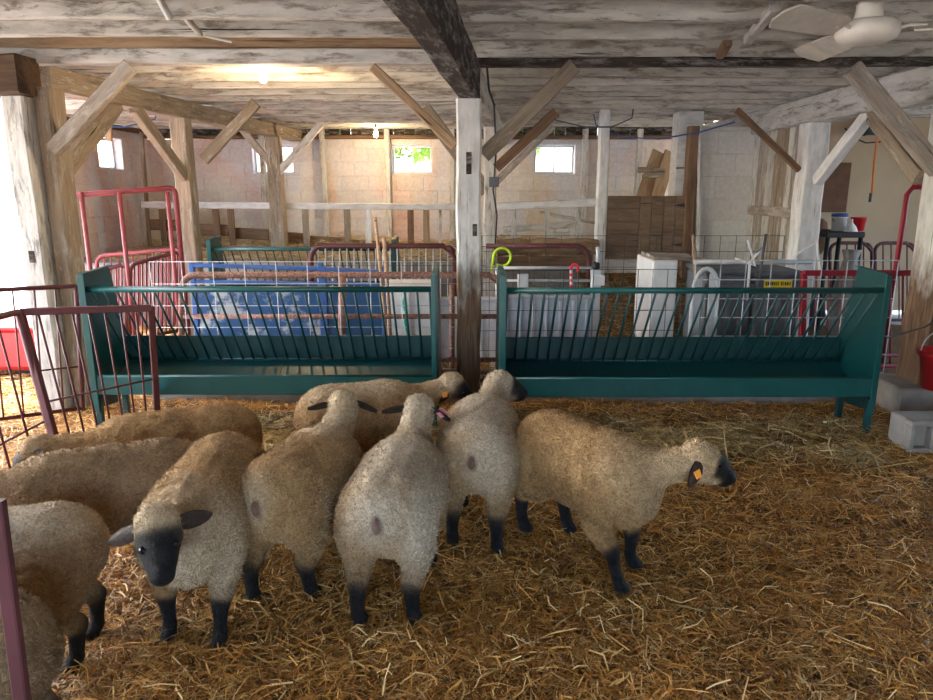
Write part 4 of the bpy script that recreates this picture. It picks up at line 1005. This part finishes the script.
    me.polygons.foreach_set('use_smooth', [True]*len(me.polygons))
    at_ = me.color_attributes.new('Col', 'FLOAT_COLOR', 'POINT'); at_.data.foreach_set('color', CC.astype(np.float32).ravel())
    th = math.radians(head_deg)
    root = thing('sheep', label, 'sheep', (x, y, 0)); root.rotation_euler = (0, 0, th); root.scale = (s, s, s)
    def sub(nm, m_, mt, par=root):
        o = bpy.data.objects.new(nm, m_); COL.objects.link(o); o.parent = par; m_.materials.append(MATS[mt]); return o
    body = sub('body', me, mat)
    # wool fibres
    fa = np.array([q for q in Q]); wool_f = (dark[fa].mean(1) < .25) & (pink[fa].mean(1) < .3)
    fa = fa[wool_f]; A = V[fa[:,0]]; B = V[fa[:,1]]; C_ = V[fa[:,2]]; ar = np.linalg.norm(np.cross(B-A, C_-A), axis=1)
    pick = rg.choice(len(fa), tufts, p=ar/ar.sum()); u1 = rg.random(tufts)[:, None]; u2 = rg.random(tufts)[:, None]
    P0 = A[pick]*(1-u1)*(1-u2)+B[pick]*u1*(1-u2)+C_[pick]*u1*u2+V[fa[pick,3]]*(1-u1)*u2
    N0 = Nn[fa[pick,0]]; T = rg.normal(size=(tufts,3)); T -= N0*(T*N0).sum(1)[:, None]; T /= np.linalg.norm(T, axis=1)[:, None]
    D = N0*.75 + T*.55 + np.array((0,0,-.3)); D /= np.linalg.norm(D, axis=1)[:, None]; W = np.cross(D, N0+T*.3); W /= np.linalg.norm(W, axis=1)[:, None]+1e-9
    Ln = rg.uniform(.005, .013, tufts)[:, None]; wd = rg.uniform(.0018, .0035, tufts)[:, None]
    TV = np.stack((P0-N0*.002-W*wd, P0-N0*.002+W*wd, P0+D*Ln), 1).reshape(-1, 3)
    mt_ = bpy.data.meshes.new('wool'); mt_.from_pydata(TV.tolist(), [], np.arange(3*tufts).reshape(-1, 3).tolist())
    ct = mt_.color_attributes.new('Col', 'FLOAT_COLOR', 'POINT'); tcol = cols[fa[pick,0]].copy(); tcol[:, 2] = np.clip(tcol[:, 2] + rg.uniform(-.35, .55, tufts), 0, 1); ct.data.foreach_set('color', np.repeat(tcol, 3, 0).astype(np.float32).ravel())
    w = sub('wool', mt_, mat); w['kind'] = 'stuff'
    if eyes:
        for sy in (1, -1):
            bm = bmesh.new(); bmesh.ops.create_uvsphere(bm, u_segments=10, v_segments=8, radius=.0125)
            em = bpy.data.meshes.new('eye'); bm.to_mesh(em); bm.free(); eo = sub('eye', em, 'eye_black'); eo.location = HB + fd*.062 + sd*sy*(.043) + ud*.014
    if tagc:
        for (i, mt) in tagc:
            rt, ed, ew, en = earinfo[i]; c = rt + ed*.05 - en*.002
            up_ = en
            vs_ = []
            for off in (.0, .004):
                for (a, b2) in ((-.018, -.004), (.006, -.022), (.024, .0), (.004, .016)): vs_.append(c + ed*a + ew*b2 + up_*(off+.006))
                for (a, b2) in (): pass
            fs = [(0,1,2,3), (7,6,5,4)] + [(i2, i2+4, (i2+1) % 4+4, (i2+1) % 4) for i2 in range(4)]
            tm = bpy.data.meshes.new('ear_tag'); tm.from_pydata([tuple(v) for v in vs_], [], fs); sub('ear_tag', tm, mt, body)
            vs2 = [np.array(v) - up_*(.022) for v in vs_]; tm = bpy.data.meshes.new('ear_tag'); tm.from_pydata([tuple(v) for v in vs2], [], fs); sub('ear_tag', tm, mt, body)
    return root

BACK = ((-.05,0,.60), (.30,.16,.10), .8); RUMP = ((-.40,0,.50), (.16,.14,.16), .8)
sheep('tan sheep walking right on its own, orange ear tag', .50, 2.77, -54, (46, 16), .21, (6, -14), 1.012, 'wool_tan', ((.06,0),(-.02,.03),(.0,0),(.10,.01)), (((.5,.1,.5),(.3,.3,.25),.8),), ((1, 'tag_orange'),), (-25,-48), .0, seed=1, capsize=1.1, ln=.86)
sheep('sheep seen from behind with head turned right beside the centre post', .06, 3.04, 84, (-12, 26), .20, (-50, -10), 1.022, 'wool_pale', ((.03,0),(-.02,0),(0,0),(.03,0)), (BACK, ((-.35,-.08,.5),(.2,.12,.2),.7)), ((1, 'tag_orange'),), (0,-55), .3, seed=2, fat=1.0)
sheep('pale grey sheep seen from behind with ears spread, head raised', -.265, 2.51, 84, (-4, 42), .20, (0, -20), 1.003, 'wool_pale', ((-.03,0),(.0,0),(.03,0),(0,0)), (BACK, RUMP, ((-.2,-.15,.4),(.3,.1,.2),.9)), ((1, 'tag_pink'),), (4,-8), .3, seed=3, fat=.98)
sheep('tan sheep seen from behind facing away to the left', -.645, 2.62, 75, (4, 38), .20, (24, -20), 1.003, 'wool_cream', ((-.03,0),(.06,0),(0,0),(.02,0)), (((.2,0,.6),(.14,.12,.08),.8),((-.38,.05,.48),(.1,.1,.12),.7)), None, (10,-10), .3, seed=4)
sheep('pale sheep standing behind the others, dark face towards the centre post', -.52, 3.44, 20, (0, 18), .22, (-30, -22), 0.993, 'wool_cream', ((0,0),(.03,0),(0,0),(.02,0)), (BACK,), ((1, 'tag_orange'),), (-25,-55), .8, seed=5, tail=False)
sheep('sheep facing the viewer with a black face and pale woolly cap', -.965, 2.41, -87, (2, 24), .20, (20, -22), 1.012, 'wool_cream', ((0,0),(.03,0),(.06,.0),(.0,.0)), (((.33,.02,.4),(.14,.14,.2),.9),((.25,.12,.35),(.12,.1,.2),.8)), None, (8,-18), 1.0, seed=6, capsize=1.05, ln=.95)
sheep('tan sheep furthest back on the left, in front of the maroon gate', -1.35, 3.02, 204, (0, 6), .22, (0, -35), 0.974, 'wool_tan', seed=7, tail=False, ln=1.0)
sheep('brown woolly sheep in the middle of the left group, facing left', -1.43, 2.56, 202, (0, 6), .22, (0, -35), 0.974, 'wool_grey', ((.02,0),(-.03,0),(0,0),(0,0)), seed=8, tail=False, ln=1.0)
sheep('curly grey sheep at the left frame edge with a black hind leg', -1.56, 2.04, 194, (0, 10), .22, (0, -30), 0.936, 'wool_pale', ((.0,0),(-.02,0),(0,0),(0,0)), (((0,0,.6),(.35,.2,.14),.8),), seed=9, tail=False, ln=.95)  # pale patch along the back colours in skylight on the crest
sheep('grey sheep rump in the bottom left corner behind the stake', -1.44, 1.56, 180, (0, 10), .22, (0, -30), 0.955, 'wool_grey', seed=10, fat=.95, tail=False, ln=.95)

# ================================================================ STRAW AND HAY
def strands(name, label, cat, n, sampler, zfun, palette, lens, wid, lift, parent=None):
    rg = np.random.default_rng(len(name)*13 + n)
    xy = sampler(rg, n); n = len(xy); th = rg.uniform(0, 2*math.pi, n); L = rg.uniform(lens[0], lens[1], n)*np.where(rg.random(n) < .12, 1.6, 1)
    W = rg.uniform(wid[0], wid[1], n); tilt = rg.normal(0, .16, n); bend = rg.normal(0, .22, n); z = zfun(xy) + np.abs(rg.normal(0, lift, n)) + .002 + np.abs(np.sin(tilt))*L*.25
    D = np.stack((np.cos(th)*np.cos(tilt), np.sin(th)*np.cos(tilt), np.sin(tilt)), 1); S = np.stack((-np.sin(th), np.cos(th), rg.normal(0, .35, n)), 1)
    C0 = np.column_stack((xy, z)); M = C0 + S*np.column_stack([bend*L*.5]*3)*np.array((1,1,.25)) + np.column_stack((np.zeros(n), np.zeros(n), rg.uniform(0, .012, n)))
    A = C0 - D*(L/2)[:, None]; B = C0 + D*(L/2)[:, None]
    for E in (A, B): E[:, 2] = np.maximum(E[:, 2], zfun(E[:, :2]) + .001)
    w = S*W[:, None]
    V = np.stack((A-w, A+w, M-w, M+w, B-w, B+w), 1).reshape(-1, 3)
    k = np.arange(n)*6; F = np.stack((np.stack((k, k+1, k+3, k+2), 1), np.stack((k+2, k+3, k+5, k+4), 1)), 1).reshape(-1, 4)
    me = bpy.data.meshes.new(name); me.vertices.add(len(V)); me.vertices.foreach_set('co', V.astype(np.float32).ravel())
    me.loops.add(len(F)*4); me.loops.foreach_set('vertex_index', F.ravel().astype(np.int32)); me.polygons.add(len(F))
    me.polygons.foreach_set('loop_start', (np.arange(len(F))*4).astype(np.int32)); me.polygons.foreach_set('loop_total', np.full(len(F), 4, np.int32)); me.update(calc_edges=True)
    pal = np.array(palette); ci = rg.choice(len(pal), n, p=np.array([1.0]*len(pal))/len(pal)); c = pal[ci]*np.array((1.0, .89, .72) if cat == 'straw' else (1.0, .94, .82))*rg.uniform(.6, 1.3, (n, 1))
    cc = np.column_stack((np.repeat(np.clip(c, 0, 1), 6, 0), np.ones(n*6)))
    a_ = me.color_attributes.new('Col', 'FLOAT_COLOR', 'POINT'); a_.data.foreach_set('color', cc.astype(np.float32).ravel())
    o = link(name, me, 'straw'); tag(o, label, cat, kind='stuff'); return o
def zf(xy): return .012*np.sin(2.1*xy[:,0]+1.3*xy[:,1])+.008*np.sin(5.3*xy[:,0]-3.1*xy[:,1]+1)+.006*np.sin(9.7*xy[:,1]+4*xy[:,0])-.010
def samp_pen(rg, n):
    y = 1.2 + 3.9*rg.random(n*2)**1.35; half = .68*y + .45; x = rg.uniform(-1, 1, n*2)*half
    out = np.column_stack((x, y))[:n]; m = int(n*.22)
    out[:m] = np.column_stack((rg.uniform(-3.6, 6.8, m), rg.uniform(-1.0, 5.2, m))); return out
GOLD = [(.62,.34,.085),(.68,.41,.12),(.50,.255,.06),(.30,.14,.035),(.78,.54,.23),(.20,.095,.03),(.55,.285,.07),(.88,.70,.40)]
PALE = [(.58,.45,.22),(.68,.57,.33),(.42,.32,.14),(.50,.34,.13),(.26,.20,.09),(.78,.67,.44),(.22,.13,.05),(.62,.43,.18)]
strands('straw_bedding', 'loose golden brown straw bedding covering the sheep pen', 'straw', 150000, samp_pen, zf, GOLD, (.02, .12), (.0009, .0025), .012)
def clump(rg, n, spots):
    out = []
    for (x, y, rx, ry, f) in spots:
        m = int(n*f); out.append(np.column_stack((x + rg.normal(0, rx, m), y + rg.normal(0, ry, m))))
    return np.concatenate(out)
_hr = random.Random(4)
HSP = [(_hr.uniform(-2.1, 2.7), _hr.uniform(3.75, 4.45), _hr.uniform(.08, .26), _hr.uniform(.05, .12), 1/46) for _ in range(34)] + [(_hr.gauss(.9, .25), _hr.gauss(4.08, .12), .14, .08, 1/46) for _ in range(7)] + [(_hr.gauss(-1.1, .35), _hr.gauss(4.3, .08), .16, .08, 1/46) for _ in range(9)]
_old = [(-1.0, 4.30, .42, .16, .20), (.9, 4.05, .42, .22, .22), (2.1, 3.95, .45, .18, .12), (.35, 4.2, .25, .15, .10), (-1.75, 4.3, .4, .14, .12), (1.5, 4.2, .6, .10, .12), (2.9, 4.2, .2, .2, .06), (-2.0, 3.8, .5, .3, .06)]
def zh(xy):
    z = zf(xy)
    for (x, y, rx, ry, f) in HSP: z = np.maximum(z, zf(xy) + .05*np.exp(-((xy[:,0]-x)/rx/1.2)**2 - ((xy[:,1]-y)/ry/1.2)**2))
    return z
strands('hay_scatter', 'pale green-grey hay spilled on the floor in front of the feeders', 'hay', 10000, lambda rg, n: clump(rg, n, HSP), zh, PALE, (.05, .19), (.0014, .0034), .022)
def zl(xy): return np.where((xy[:,0] > 1.28) & (xy[:,0] < 2.62) & (xy[:,1] > 6.3), np.maximum(zf(xy), (xy[:,1]-6.3)*.383-.01), zf(xy))
strands('straw_litter', 'straw littered over the floor of the rear pens', 'straw', 22000, lambda rg, n: np.column_stack((rg.uniform(-4.3, 3.0, n), rg.uniform(5.0, 7.95, n))), zl, PALE + GOLD[:3], (.06, .2), (.0015, .003), .012)
def zb(xy): return .73 + .10*np.exp(-((xy[:,1]-9.9)/.35)**2)*(1+.5*np.sin(3*xy[:,0]))
strands('manger_hay', 'hay heaped on the bank in front of the back wall', 'hay', 16000, lambda rg, n: np.column_stack((rg.uniform(-4.4, 2.3, n), rg.uniform(8.1, 10.35, n))), zb, PALE, (.06, .2), (.0015, .003), .03)

# tree beyond the back windows
root = thing('yard_tree', 'leafy green tree seen through the back windows', 'tree', (-.6, 16.5, -.06))
tube('trunk', [(-.6, 16.5, -.06), (-.55, 16.5, 1.5), (-.6, 16.45, 3.2)], [.16, .13, .08], 'bark', root, 10)
rg = np.random.default_rng(5); n = 6000; c = rg.normal(size=(n, 3)); c = c/np.linalg.norm(c, axis=1)[:, None]*rg.random((n, 1))**.4*np.array((3.4, 1.4, 1.5)) + np.array((-.2, 16.5, 3.6))
a = rg.normal(size=(n, 3))*.07; b2 = rg.normal(size=(n, 3))*.07
V = np.stack((c-a, c+b2, c+a, c-b2), 1).reshape(-1, 3)
o = link('foliage', mesh('foliage', V.tolist(), np.arange(4*n).reshape(-1, 4).tolist()), 'leaf_green', root); o['kind'] = 'stuff'
